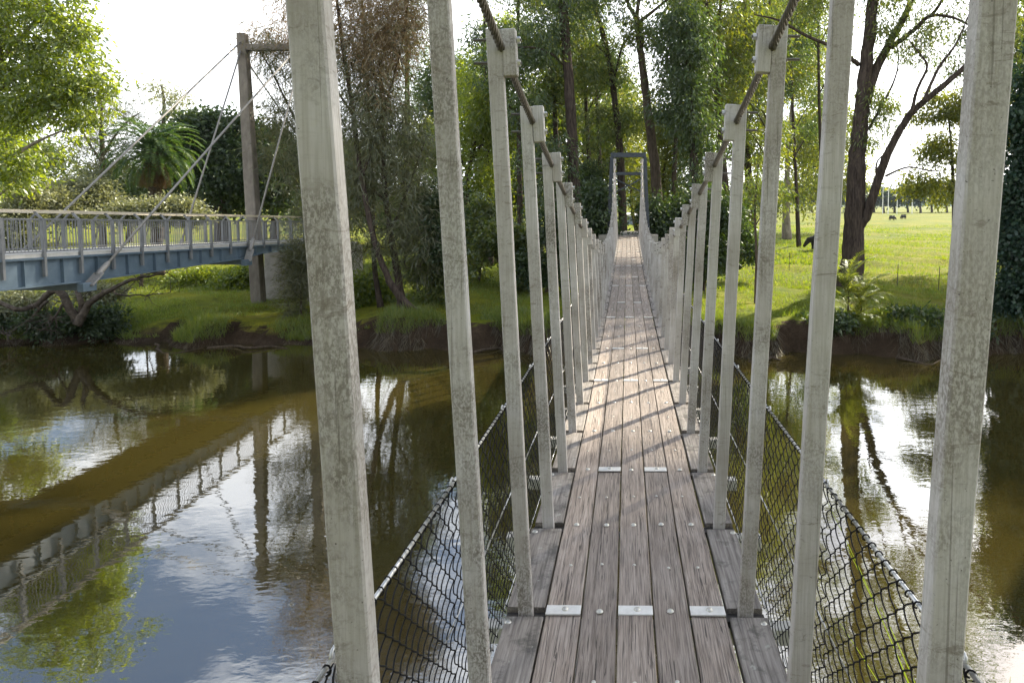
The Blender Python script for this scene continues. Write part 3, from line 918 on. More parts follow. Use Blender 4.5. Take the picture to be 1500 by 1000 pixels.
class Tree:
    def __init__(s, name, label, cat='tree', bark='bark_mid', group=None):
        s.name, s.label, s.cat, s.bark, s.group = name, label, cat, bark, group
        s.stems = []          # list of paths [(Vector, r)]
        s.targets = []        # cluster centres
        s.crad = []
        s.leaf = []           # (centre idx range) arrays
    def stem(s, pts): s.stems.append(pts); return s
    def pstem(s, pix, d, r0, r1, dd=0.0):
        n = len(pix)
        s.stems.append([(P(x, y, d + dd * i / max(1, n-1)), r0 + (r1 - r0) * i / (n - 1)) for i, (x, y) in enumerate(pix)])
        return s
    def clump(s, c, rad, n, spread):
        """n leaf clusters scattered through an ellipsoid, denser to its outside"""
        n = int(n * 1.5)
        u = rng.normal(size=(n, 3)); u = unit(u) * (rng.uniform(0.12, 1.0, size=(n, 1)) ** 0.5) * np.where(rng.uniform(size=(n, 1)) < 0.22, rng.uniform(1.0, 1.45, size=(n, 1)), 1.0)
        s.targets.append(np.array(c)[None] + u * np.array(rad)[None])
        s.crad.append(np.full(n, spread) * rng.uniform(0.7, 1.35, n))
        return s
    def pclump(s, px, py, rx, ry, d, n, spread, depth=None):
        k = d / F
        return s.clump(P(px, py, d), (rx * k, depth if depth else max(0.8, (rx + ry) * 0.45 * k), ry * k), n, spread)
    def build(s, leafmat, per=40, L=(0.16, 0.28), Wd=(0.04, 0.07), droop=0.8, flat=0.6, tipr=0.007, twig=True, root=None, leaf2=None, frac2=0.0, split=None):
        base = s.stems[0][0][0]
        e = empty(s.name, tuple(base) if root is None else root)
        tag(e, s.label, s.cat, s.group)
        nodes = []; par = []; nr = []; isstem = []
        big = MB()
        for pts in s.stems:
            sp = smooth_path(pts, 6)
            j0 = len(nodes)
            att = -1
            if nodes:
                A = np.array(nodes); att = int(np.argmin(np.linalg.norm(A - sp[0][:3], axis=1)))
            ring = []
            for i, q4 in enumerate(sp):
                jit = rng.normal(size=3) * q4[3] * 0.06
                p = q4[:3] + jit
                nodes.append(p); par.append(att if i == 0 else len(nodes) - 2); nr.append(q4[3]); isstem.append(True)
                fl = 1.0 + (0.35 * max(0, 1 - i / 9.0) ** 2 if pts is s.stems[0] else 0)
                ring.append((p, q4[3] * fl * (1 + 0.03 * rng.normal())))
            big.tube([Vector(p) for p, _ in ring], [r for _, r in ring], 9)
        # flute the bark a little
        big.v = [tuple(v) for v in big.v]
        tr = big.build('trunk', M[s.bark], e, smooth=True)
        T = np.concatenate(s.targets); CR = np.concatenate(s.crad)
        if twig:
            nstem = len(nodes)
            arr = np.zeros((nstem + 4 * len(T) + 5, 3)); arr[:nstem] = nodes; cnt = nstem
            par_a = list(par); rad = list(nr)
            dist0 = np.array([np.min(np.linalg.norm(arr[:nstem] - t, axis=1)) for t in T])
            skip = max(2, int(nstem * 0.12))
            P0 = []; P1 = []; ci = []
            parent_of = {}
            for ti in np.argsort(dist0):
                t = T[ti]
                A = arr[skip:cnt]
                dv = t - A
                dd = np.linalg.norm(dv, axis=1)
                pen = np.where(dv[:, 2] < 0.15 * dd, 1.0 + 0.5 * (0.15 - dv[:, 2] / np.maximum(dd, 1e-6)), 1.0)
                k = int(np.argmin(dd * pen)) + skip
                a = arr[k].copy(); prev = k
                ln = np.linalg.norm(t - a)
                nsg = 3 if ln > 0.8 else (2 if ln > 0.3 else 1)
                for m_ in range(1, nsg + 1):
                    f_ = m_ / nsg
                    p = a + (t - a) * f_ + (np.array([0, 0, 0.10 * ln]) * math.sin(f_ * math.pi) + rng.normal(size=3) * 0.05 * ln * (f_ < 1))
                    arr[cnt] = p; parent_of[cnt] = prev; prev = cnt; cnt += 1
            # pipe model radii
            acc = np.zeros(cnt)
            haschild = np.zeros(cnt, bool)
            for k in range(nstem, cnt): haschild[parent_of[k]] = True
            for k in range(cnt - 1, nstem - 1, -1):
                if not haschild[k]: acc[k] = tipr ** 2.2
                acc[parent_of[k]] += acc[k]
            rr = acc ** (1 / 2.2)
            ks = np.arange(nstem, cnt)
            pk = np.array([parent_of[k] for k in ks], dtype=int)
            if len(ks):
                r0 = np.minimum(rr[pk], rr[ks] * 1.35)
                v, q_ = seg_mesh(arr[pk], arr[ks], r0, rr[ks], 5)
                mm = np_mesh('branches', v, q_)
                tag(link('branches', mm, M[s.bark], e), kind='stuff')
        # leaves
        cnts = np.maximum(4, (per * 1.15 * rng.uniform(0.5, 1.5, len(CR)) * (CR / CR.mean()) ** 2).astype(int))
        idx_ = np.repeat(np.arange(len(T)), cnts)
        N = len(idx_)
        off = rng.normal(size=(N, 3)) * CR[idx_][:, None] * np.array([1, 1, flat])[None]
        pos = T[idx_] + off
        dr = rng.normal(size=(N, 3)) + 0.5 * off / np.maximum(CR[idx_][:, None], 1e-6)
        dr[:, 2] = dr[:, 2] * (1 - 0.5 * droop) - droop * 1.6
        LL = rng.uniform(*L, N) * 1.3; WW = rng.uniform(*Wd, N) * 1.4
        if leaf2 is not None:
            sel = split(pos) if split else (rng.uniform(size=len(T))[idx_] < frac2)
            for mask, lm in ((~sel, leafmat), (sel, leaf2)):
                if mask.sum():
                    link('crown', leaf_mesh('crown', pos[mask], dr[mask], LL[mask], WW[mask]), LEAF[lm], e)
        else:
            link('crown', leaf_mesh('crown', pos, dr, LL, WW), LEAF[leafmat], e)
        return e

def gp(px, d, sink=0.1):
    """photo column at depth d -> (px, row) on the ground"""
    x = XP(px, d)
    return PIX(x, d, gh(x, d) - sink)

# ---- tall gums behind the tower
d = 40
t = Tree('gum_tree', 'tall dark trunked gum left of the tower, rising out of the picture', bark='bark_dark')
t.pstem([gp(846, d), (840, 240), (833, 120), (825, 0), (820, -120), (826, -260)], d, .36, .16)
t.pstem([(826, 30), (800, -30), (770, -110)], d, .12, .05)
t.pstem([(832, 100), (800, 75), (760, 70), (725, 85)], d, .09, .03, -1.5)
for c in ((740, 95, 38, 40, 26), (795, 60, 40, 45, 26), (770, 160, 32, 40, 20), (860, -10, 60, 50, 26), (790, -90, 80, 70, 40), (850, -220, 120, 80, 60), (800, 250, 45, 60, 26)):
    t.pclump(c[0], c[1], c[2], c[3], d, c[4], 0.42)
t.build('eucd', 62, droop=0.9)

d = 46
t = Tree('gum_tree', 'slim dark gum whose trunk stands behind the tower opening', bark='bark_dark')
t.pstem([gp(914, d), (909, 240), (900, 140), (886, 60), (868, 0), (850, -100)], d, .26, .10)
t.pstem([(898, 125), (915, 60), (935, 70), (960, 40)], d, .08, .03)
t.pstem([(890, 80), (868, 60), (845, 20)], d, .08, .03)
for c in ((870, 110, 42, 50, 26), (885, 190, 35, 40, 18), (850, 30, 45, 50, 24), (880, -80, 90, 70, 40), (870, 260, 22, 35, 12), (918, 175, 22, 22, 8)):
    t.pclump(*c[:4], d, c[4], 0.42)
t.build('euc', 55, droop=0.8)

d = 42
t = Tree('gum_tree', 'brown gum with a kinked trunk just right of the tower, forking at the top', bark='bark_mid')
t.pstem([gp(972, d), (962, 270), (950, 170), (941, 100), (936, 50), (932, 25)], d, .33, .16)
t.pstem([(934, 30), (918, 0), (905, -60), (890, -160)], d, .13, .05)
t.pstem([(934, 34), (955, 18), (985, -10), (1020, -70)], d, .11, .04)
t.pstem([(933, 25), (940, -40), (950, -160)], d, .12, .05)
for c in ((940, 45, 42, 22, 18), (985, -30, 60, 40, 26), (910, -60, 60, 60, 30), (950, -180, 110, 80, 50), (975, 120, 25, 30, 10)):
    t.pclump(*c[:4], d, c[4], 0.42)
t.build('euc', 55, droop=0.8)

d = 44
t = Tree('gum_tree', 'dark gum with a high fork, third trunk right of the tower', bark='bark_dark')
t.pstem([gp(1066, d), (1060, 260), (1052, 170), (1046, 90), (1042, 45), (1034, 0), (1026, -120), (1020, -220)], d, .30, .10)
t.pstem([(1043, 48), (1054, 20), (1058, -20), (1066, -120)], d, .12, .05)
for c in ((1030, -60, 70, 60, 34), (1080, 40, 40, 50, 24), (1010, 30, 35, 45, 22), (1040, -180, 120, 80, 50), (1075, 130, 30, 40, 18), (1030, 150, 28, 38, 14)):
    t.pclump(*c[:4], d, c[4], 0.42)
t.build('yellow', 55, droop=0.8, leaf2='euc', frac2=0.5)

d = 39
t = Tree('paperbark_tree', 'dense dark green tree between the two gums right of the tower', bark='bark_dark')
t.pstem([gp(1016, d), (1016, 260), (1014, 170), (1008, 90), (1004, 20)], d, .30, .08)
for c in ((1005, 85, 36, 55, 40), (995, 160, 30, 40, 20), (1025, 200, 28, 40, 18), (1000, 25, 45, 35, 20), (1022, 285, 36, 50, 26)):
    t.pclump(*c[:4], d, c[4], 0.40)
t.build('eucd', 75, droop=0.9)

d = 62
t = Tree('gum_tree', 'olive gum standing in the paddock edge behind the right hand posts', bark='bark_dark')
t.pstem([gp(1098, d), (1097, 280), (1092, 160), (1098, 60), (1090, -80)], d, .42, .15)
t.pstem([(1094, 190), (1112, 130), (1130, 70)], d, .14, .05)
t.pstem([(1094, 150), (1075, 100), (1065, 50)], d, .14, .05)
for c in ((1090, 120, 45, 60, 34), (1120, 60, 45, 55, 30), (1075, 210, 32, 45, 18), (1120, 200, 35, 50, 22), (1095, -40, 70, 60, 40), (1112, 290, 28, 28, 10)):
    t.pclump(*c[:4], d, c[4], 0.60)
t.build('yellow', 60, L=(.22, .36), Wd=(.06, .10), droop=0.8, leaf2='euc', frac2=0.45)

d = 90
t = Tree('gum_tree', 'pale trunked gum out in the paddock between the right hand posts', bark='bark_pale')
t.pstem([gp(1152, d), (1152, 290), (1156, 200), (1165, 110)], d, .50, .15)
t.pstem([(1154, 240), (1185, 190), (1205, 150)], d, .2, .07)
for c in ((1160, 200, 35, 50, 26), (1195, 160, 38, 60, 30), (1175, 80, 50, 60, 36), (1205, 250, 25, 35, 14), (1150, 285, 22, 22, 10), (1190, 10, 60, 45, 30)):
    t.pclump(*c[:4], d, c[4], 0.85)
t.build('euc', 65, L=(.28, .45), Wd=(.09, .14), droop=0.7, leaf2='yellow', frac2=0.4)

d = 31
t = Tree('wattle_sapling', 'thin sapling on the bank between the right hand posts', bark='bark_mid')
t.pstem([gp(1108, d), (1108, 380), (1106, 300), (1112, 230)], d, .07, .03)
t.pstem([(1107, 330), (1125, 300), (1140, 280)], d, .03, .012)
for c in ((1115, 270, 28, 45, 16), (1135, 300, 25, 30, 9)):
    t.pclump(*c[:4], d, c[4], 0.30)
t.build('euc', 45, L=(.12, .22), Wd=(.03, .05), droop=0.9)

# ---- wall of trees behind, left and right of the tower
back = [
    (735, 52, 130, 60, 'bright', 'bright green tree filling the gap between the second and third left posts'),
    (690, 47, 170, 62, 'bright', 'yellow green bushy tree behind the second left post'),
    (655, 60, 150, 60, 'eucd', 'dark gum crown seen beside the second left post'),
    (790, 58, 200, 60, 'euc', 'mid green tree behind the tall gum left of the tower'),
    (850, 66, 190, 55, 'euc', 'hazy green tree behind the left hand clamp blocks'),
    (890, 85, 180, 40, 'yellow', 'sunlit tree beyond the tower seen over its left leg'),
    (935, 95, 200, 42, 'yellow', 'sunlit yellow tree far behind the tower opening'),
    (985, 70, 205, 50, 'yellow', 'sunlit yellow green tree right behind the tower'),
    (1035, 75, 220, 50, 'euc', 'mid green tree behind the right hand clamp blocks'),
    (1215, 110, 190, 50, 'yellow', 'olive tree in the paddock behind the second right post'),
    (815, 50, 60, 60, 'euc', 'gum crown high behind the first left clamp block'),
    (1060, 58, 90, 50, 'euc', 'gum crown high behind the first right clamp block'),
    (1130, 75, 100, 60, 'yellow', 'olive gum crown behind the first right posts'),
    (745, 60, 250, 60, 'bright', 'bright green low tree behind the third left post'),
    (640, 52, 240, 55, 'euc', 'green tree behind the sheoaks and second left post'),
]
for (px, d, py, rad, lf, lab) in back:
    k = d / F
    t = Tree('woodland_tree', lab, bark='bark_dark' if lf != 'yellow' else 'bark_mid', group='woodland behind the creek bank')
    t.pstem([gp(px, d), (px + rng.normal() * 6, (py + 330) / 2 + 20), (px + rng.normal() * 8, py)], d, .28, .09)
    t.pstem([(px, py + 70), (px + rad * .5, py + 10)], d, .10, .04)
    t.pstem([(px, py + 90), (px - rad * .5, py + 30)], d, .10, .04)
    for j in range(7):
        t.pclump(px + rng.uniform(-.75, .75) * rad, py + rng.uniform(-80, 110), rad * .45, 38, d, 15, 0.011 * d)
    sc_ = d / 45
    t.build(lf, 60, L=(.16 * sc_, .28 * sc_), Wd=(.05 * sc_, .085 * sc_), droop=0.6)

slim = [(762, 46, 20, 'slim gum behind the fourth left post'), (718, 50, 40, 'slim gum between the third and second left posts'), (868, 52, 60, 'slim gum left of the tower top'), (884, 60, 90, 'thin gum close left behind the tower'),
        (984, 50, 30, 'slim gum right of the kinked brown gum'), (1028, 54, 50, 'slim gum left of the forked dark gum'), (1082, 48, 20, 'slim gum right of the forked dark gum'), (1124, 56, 30, 'slim gum behind the third right post'), (1170, 70, 60, 'slim gum between the second and third right posts'), (1206, 62, 20, 'slim gum just left of the second right post')]
for (px, d, top, lab) in slim:
    t = Tree('gum_tree', lab, bark='bark_dark')
    b = gp(px, d); lx = rng.uniform(-14, 14)
    t.pstem([b, (px + lx * .3, 270), (px + lx * .8, 150), (px + lx, top), (px + lx * .6, top - 110)], d, .20, .06)
    for j in range(3):
        yy = rng.uniform(top, 200); sg = rng.choice([-1, 1])
        t.pstem([(px + lx * .7, yy + 40), (px + lx * .7 + sg * 18, yy + 8), (px + lx * .7 + sg * 36, yy - 14)], d, .06, .02)
        t.pclump(px + lx * .7 + sg * 30, yy - 8, 22, 20, d, 9, 0.42)
    for j in range(5):
        t.pclump(px + lx + rng.uniform(-38, 38), top + rng.uniform(-110, 60), 30, 30, d, 12, 0.46)
    t.build('eucd' if rng.uniform() < .6 else 'euc', 48, L=(.16, .3), Wd=(.045, .075), droop=0.85)

# ---- understorey on both sides of the tower
und = [
    (800, 34, 350, 55, 60, 'dark', 'dark green shrub under the tall gum left of the deck'),
    (855, 33, 330, 38, 60, 'dark', 'dark green shrub at the left foot of the tower'),
    (745, 36, 370, 45, 50, 'euc', 'green shrub on the bank behind the third left post'),
    (700, 38, 360, 40, 60, 'euc', 'leafy shrub behind the second left post on the bank'),
    (868, 45, 280, 25, 50, 'dark', 'tall dark shrub close behind the left tower leg'),
    (985, 34, 350, 36, 60, 'dark', 'dark green shrub at the right foot of the tower'),
    (1030, 35, 340, 45, 60, 'dark', 'dark shrub right of the deck behind the right hand posts'),
    (1075, 40, 340, 35, 50, 'eucd', 'dark leafy shrub under the forked gum'),
]
for (px, d, py, rx, ry, lf, lab) in und:
    t = Tree('understorey_shrub', lab, 'shrub', 'bark_mid', 'shrubs on the far creek bank')
    b = gp(px, d)
    t.pstem([b, (px + 4, (b[1] + py) / 2), (px - 3, py)], d, .07, .03)
    t.pstem([(px + 3, (b[1] * .6 + py * .4)), (px + rx * .5, py - 10)], d, .04, .015)
    t.pstem([(px + 2, (b[1] * .7 + py * .3)), (px - rx * .5, py - 5)], d, .04, .015)
    for j in range(6):
        t.pclump(px + rng.uniform(-.7, .7) * rx, py + rng.uniform(-.7, .9) * ry, rx * .45, ry * .42, d, 13, 0.30)
    t.build(lf, 70, L=(.12, .22), Wd=(.05, .09), droop=0.4)

# ---- sheoaks on the left bank
def sheoak(label, d, stems, clumps, brown_above=None, per=42):
    t = Tree('sheoak_tree', label, bark='bark_dark', group='sheoaks on the left bank')
    for pix, r0, r1 in stems: t.pstem(pix, d, r0, r1)
    for c in clumps: t.pclump(*c[:4], d, c[4], 0.36)
    sp = None
    if brown_above is not None:
        zc = P(0, brown_above, d).z
        def sp(pos): return (pos[:, 2] > zc + 0.8 * np.sin(pos[:, 0] * 2.1) + rng.normal(size=len(pos)) * 0.7)
    return t.build('cas', per, L=(.22, .48), Wd=(.014, .026), droop=0.75, flat=0.9, tipr=0.008, leaf2='casbrown' if sp else None, split=sp)
d = 28.7
sheoak('leaning sheoak with brown tipped crown right of the nearest left post', d,
       [([gp(606, d), (575, 420), (548, 350), (530, 260), (515, 150), (498, 40), (486, -80)], .15, .05),
        ([(530, 260), (560, 170), (585, 80), (600, -10)], .07, .025), ([(518, 170), (480, 110), (460, 60)], .05, .02)],
       [(500, 60, 32, 55, 34), (560, 70, 50, 55, 56), (590, 20, 40, 45, 34), (530, 160, 45, 50, 44), (520, -40, 70, 50, 40), (565, 180, 40, 55, 40)], 110)
d = 29.6
sheoak('sheoak with dark lower boughs standing on the bank left of the second post', d,
       [([gp(588, d), (582, 400), (566, 300), (560, 200), (556, 90)], .17, .06),
        ([(572, 340), (600, 270), (625, 200)], .06, .02), ([(568, 300), (530, 260), (500, 240)], .05, .02)],
       [(560, 250, 50, 45, 46), (600, 300, 38, 50, 46), (520, 290, 34, 45, 30), (610, 210, 32, 50, 34), (575, 350, 50, 40, 40), (625, 360, 26, 40, 18), (505, 350, 22, 40, 12)], None, 27)
d = 30.8
sheoak('slender upright sheoak seen between the two nearest left posts', d,
       [([gp(556, d), (548, 380), (545, 260), (538, 120), (530, 0), (525, -100)], .11, .04)],
       [(535, 30, 35, 60, 30), (540, 130, 30, 60, 30), (545, 230, 35, 50, 26), (530, -70, 45, 50, 30)], 60)
d = 35
sheoak('dark sheoak beside the pylon behind the nearest left post', d,
       [([gp(478, d), (470, 330), (455, 220), (440, 110), (425, 20)], .16, .05),
        ([(455, 220), (420, 150), (390, 90), (365, 60)], .07, .02), ([(462, 270), (485, 180), (490, 90)], .06, .02)],
       [(400, 80, 38, 42, 30), (440, 60, 45, 60, 46), (430, 150, 40, 45, 34), (455, 240, 40, 50, 34), (405, 210, 28, 45, 18), (470, 320, 40, 45, 30), (380, 55, 25, 30, 12), (440, -30, 60, 50, 34)], 80)
# shrubs at the abutment and beneath the sheoaks
for (px, d, py, rx, ry, lf, lab, per) in [
    (438, 30.6, 400, 22, 70, 'cas', 'grey green feathery shrub in front of the concrete abutment', 50),
    (640, 31, 420, 45, 45, 'euc', 'low leafy shrub on the bank behind the second left post foot', 50),
    (530, 32, 420, 40, 30, 'bright', 'sunlit green shrub beneath the leaning sheoak', 60),
    (660, 30, 330, 35, 70, 'dark', 'dark bush between the second and third left posts', 60),
    (305, 40, 410, 40, 16, 'bright', 'low bright green bushes beneath the blue girder', 80),
    (350, 39, 405, 30, 22, 'bright', 'leafy green bush left of the pylon foot beneath the girder', 80)]:
    t = Tree('bank_shrub', lab, 'shrub', 'bark_mid', 'shrubs on the left bank')
    b = gp(px, d)
    t.pstem([b, (px + 3, (b[1] + py) / 2), (px - 3, py)], d, .05, .02)
    for j in range(6):
        t.pclump(px + rng.uniform(-.6, .6) * rx, py + rng.uniform(-.7, .8) * ry, rx * .5, ry * .4, d, 10, 0.26)
    if lf == 'cas': t.build(lf, per, L=(.18, .36), Wd=(.014, .024), droop=0.3, flat=.9)
    else: t.build(lf, per, L=(.12, .2), Wd=(.05, .08), droop=0.3)

# ---- left side
d = 33
t = Tree('camphor_tree', 'bright yellow green tree leaning in from the left edge', bark='bark_pale')
t.pstem([gp(-70, d), (-60, 330), (-40, 230), (-20, 130), (10, 40), (30, -60)], d, .30, .08)
t.pstem([(-50, 280), (10, 235), (60, 205), (110, 185)], d, .12, .03)
t.pstem([(-25, 150), (40, 100), (90, 60), (120, 20)], d, .11, .03)
t.pstem([(-10, 100), (60, 20), (90, -40)], d, .10, .03)
t.pstem([(-60, 330), (0, 285), (35, 255)], d, .08, .02)
for c in ((30, 40, 60, 50, 60), (95, 30, 42, 40, 36), (110, 100, 42, 40, 36), (40, 120, 60, 45, 56), (120, 160, 38, 24, 22), (60, 170, 50, 25, 28), (-20, 90, 50, 80, 50), (20, 245, 40, 35, 30), (150, 130, 20, 30, 8), (60, -40, 80, 50, 50), (-30, 200, 40, 70, 40)):
    t.pclump(c[0], c[1], c[2] * 1.1, c[3] * 1.1, d, int(c[4] * .8), 0.30)
t.build('bright', 44, L=(.15, .26), Wd=(.05, .085), droop=0.6)

d = 52
t = Tree('bare_grey_tree', 'thin grey leafless looking tree left of the palm', bark='dead')
t.pstem([gp(150, d), (150, 240), (148, 180), (152, 130)], d, .22, .06)
t.pstem([(150, 230), (175, 190), (205, 165)], d, .10, .03)
t.pstem([(150, 240), (125, 200), (110, 160)], d, .10, .03)
for c in ((130, 190, 40, 45, 40), (175, 190, 36, 40, 34), (155, 240, 60, 35, 34), (185, 150, 25, 25, 12)):
    t.pclump(*c[:4], d, c[4], 0.45)
t.build('cas', 34, L=(.25, .5), Wd=(.02, .035), droop=0.3)

d = 58
t = Tree('fig_tree', 'dense dark rounded fig tree behind the palm and stays', bark='bark_dark')
t.pstem([gp(325, d), (322, 270), (318, 210)], d, .5, .2)
t.pstem([(322, 270), (280, 220), (260, 200)], d, .2, .06)
t.pstem([(322, 260), (365, 220), (380, 210)], d, .2, .06)
for c in ((315, 195, 60, 32, 70), (275, 235, 40, 45, 46), (345, 245, 50, 50, 70), (310, 275, 60, 40, 50), (385, 260, 40, 50, 40)):
    t.pclump(*c[:4], d, c[4], 0.55)
t.build('dark', 80, L=(.22, .34), Wd=(.11, .17), droop=0.3)

d = 85
t = Tree('gum_tree', 'far thin gum whose sparse top shows over the fig tree', bark='bark_mid')
t.pstem([gp(240, d), (238, 220), (240, 150), (236, 125)], d, .3, .08)
t.pstem([(240, 180), (262, 150), (270, 140)], d, .1, .03)
for c in ((235, 140, 18, 18, 10), (262, 150, 16, 14, 7), (245, 165, 26, 10, 7)):
    t.pclump(*c[:4], d, c[4], 0.55)
t.build('pale', 34, L=(.25, .4), Wd=(.08, .13), droop=0.7)

for (px, d, py, rx, ry, lab) in [
    (80, 40, 292, 45, 20, 'pale olive shrub behind the railing at the left edge'),
    (135, 42, 284, 40, 20, 'pale olive shrub behind the railing left of the palm'),
    (205, 40, 306, 36, 14, 'pale olive shrub behind the railing below the palm'),
    (270, 41, 306, 40, 12, 'pale olive shrub behind the railing right of the palm'),
    (20, 38, 300, 35, 36, 'pale yellow shrub low behind the railing at the far left')]:
    t = Tree('olive_shrub', lab, 'shrub', 'dead', 'pale shrubs behind the steel bridge')
    b = gp(px, d)
    t.pstem([b, (px + 3, (b[1] + py) / 2), (px, py)], d, .08, .03)
    t.pstem([(px + 2, b[1] * .6 + py * .4), (px + rx * .5, py)], d, .04, .015)
    for j in range(7):
        t.pclump(px + rng.uniform(-.8, .8) * rx, py + rng.uniform(-.6, 1.6) * ry, rx * .45, ry * .5, d, 14, 0.30)
    t.build('pale', 60, L=(.11, .2), Wd=(.05, .08), droop=0.1)
for (px, d, py, rx, ry, lf, lab) in [
    (400, 62, 250, 40, 60, 'dark', 'dark tree right of the pylon behind the railing end'),
    (60, 75, 250, 70, 60, 'euc', 'green tree line behind the pale shrubs at far left'),
    (190, 80, 260, 70, 45, 'eucd', 'dark tree line behind the palm'),
    (470, 70, 260, 60, 70, 'eucd', 'dark tree behind the nearest left post'),
    (600, 75, 250, 70, 90, 'eucd', 'dark tree far behind the sheoaks'),
    (-30, 60, 220, 60, 90, 'bright', 'green tree beyond the left edge of the picture')]:
    t = Tree('woodland_tree', lab, bark='bark_dark', group='woodland behind the steel bridge')
    t.pstem([gp(px, d), (px + 3, py + 40), (px, py)], d, .3, .1)
    for j in range(8):
        t.pclump(px + rng.uniform(-.7, .7) * rx, py + rng.uniform(-.7, .9) * ry, rx * .5, ry * .4, d, 14, 0.012 * d)
    t.build(lf, 60, L=(.25, .42), Wd=(.09, .15), droop=0.4)

# conifer seen over the sheoaks
d = 70
t = Tree('tall_conifer', 'tall conifer top showing over the sheoaks', bark='bark_mid')
t.pstem([gp(596, d), (596, 200), (596, 60), (594, -60)], d, .4, .08)
for k in range(12):
    yy = -60 + k * 20; rx = 10 + k * 3.2
    t.pclump(596, yy, rx, 8, d, 9, 0.5, depth=rx * d / F)
t.build('eucd', 45, L=(.25, .45), Wd=(.04, .06), droop=0.3)

# ---- right side
d = 36
t = Tree('gum_tree', 'large dark gum with twisting limbs standing in the paddock on the right', bark='bark_dark')
t.pstem([gp(1246, d), (1250, 350), (1254, 280), (1257, 215), (1262, 165), (1267, 110), (1275, 40), (1283, -60), (1290, -200)], d, .56, .20)
t.pstem([(1262, 172), (1281, 108), (1304, 62), (1328, 18), (1348, -45), (1370, -150)], d, .27, .08, 1.0)
t.pstem([(1250, 345), (1268, 318), (1284, 272), (1300, 226), (1324, 182), (1341, 160), (1386, 122), (1416, 95), (1450, 55), (1490, 0)], d, .27, .07, -2.0)
t.pstem([(1305, 70), (1338, 45), (1362, 24), (1395, 26), (1425, 40)], d, .13, .04, -1.0)
t.pstem([(1362, 25), (1380, 0), (1400, -60)], d, .09, .04, -1.0)
t.pstem([(1334, 168), (1344, 130), (1358, 98), (1345, 76), (1332, 60)], d - 1.5, .09, .025)
t.pstem([(1352, 150), (1375, 100), (1400, 65), (1420, 20)], d - 1.7, .09, .03)
t.pstem([(1272, 190), (1300, 140), (1314, 105), (1316, 75)], d, .08, .02)
t.pstem([(1258, 95), (1225, 72), (1180, 52), (1140, 30), (1105, 22)], d, .12, .03, -2.0)
t.pstem([(1285, 275), (1284, 240), (1296, 225)], d - 1, .06, .03)
t.pstem([(1297, 258), (1330, 245), (1362, 250), (1395, 248)], d - 1, .06, .015)
for c in ((1298, 152, 26, 18, 12), (1275, 135, 14, 14, 5), (1300, 60, 30, 30, 12), (1345, 60, 40, 30, 16), (1390, 40, 40, 40, 18), (1320, 0, 50, 30, 22), (1290, -90, 90, 60, 50), (1380, -80, 90, 60, 50),
          (1300, -220, 160, 90, 150), (1420, -190, 120, 80, 90), (1330, -130, 140, 50, 60), (1390, 100, 28, 22, 8), (1430, 60, 30, 30, 12), (1180, 20, 40, 35, 18), (1210, -30, 60, 40, 24), (1270, 205, 18, 14, 6), (1290, 180, 16, 14, 6), (1440, -40, 60, 60, 30), (1460, 40, 40, 50, 20)):  # high out-of-frame clumps made dense to shade the deck
    t.pclump(*c[:4], d, c[4], 0.34, depth=max(0.8, c[2] * d / F))
t.build('euc', 46, L=(.14, .26), Wd=(.03, .05), droop=0.9)

d = 46
t = Tree('wattle_tree', 'small bright green wattle left of the nearest right post', bark='bark_mid')
t.pstem([gp(1400, d), (1397, 290), (1394, 220), (1388, 160)], d, .16, .05)
t.pstem([(1396, 280), (1365, 265), (1335, 285)], d, .07, .02)
t.pstem([(1395, 240), (1370, 215), (1345, 205)], d, .06, .02)
for c in ((1385, 150, 34, 22, 20), (1360, 170, 22, 12, 8), (1370, 225, 32, 26, 20), (1350, 268, 30, 20, 18), (1385, 285, 34, 20, 16), (1405, 200, 40, 60, 34), (1440, 170, 40, 60, 30)):
    t.pclump(*c[:4], d, c[4], 0.36)
t.build('yellow', 55, L=(.14, .24), Wd=(.05, .08), droop=0.6)

d = 27.9
t = Tree('ivy_clad_tree', 'dark ivy covered tree hanging to the water at the right edge', bark='bark_dark')
t.pstem([gp(1530, d), (1528, 350), (1525, 200), (1522, 60)], d, .3, .12)
for c in ((1510, 180, 34, 50, 60), (1515, 270, 42, 60, 80), (1512, 360, 44, 60, 80), (1505, 440, 46, 50, 80), (1500, 488, 42, 28, 50), (1540, 110, 40, 50, 40), (1560, 300, 50, 150, 90)):
    t.pclump(*c[:4], d, c[4], 0.24)
t.build('ivy', 75, L=(.10, .17), Wd=(.07, .12), droop=0.7)
d = 48
t = Tree('woodland_tree', 'yellow green tree above the ivy at the right edge', bark='bark_mid', group='woodland behind the creek bank')
t.pstem([gp(1520, d), (1518, 250), (1515, 100)], d, .25, .1)
for c in ((1490, 90, 40, 60, 40), (1530, 60, 60, 80, 60), (1500, 180, 40, 60, 30)):
    t.pclump(*c[:4], d, c[4], 0.45)
t.build('yellow', 60, L=(.16, .28), Wd=(.05, .08), droop=0.6)

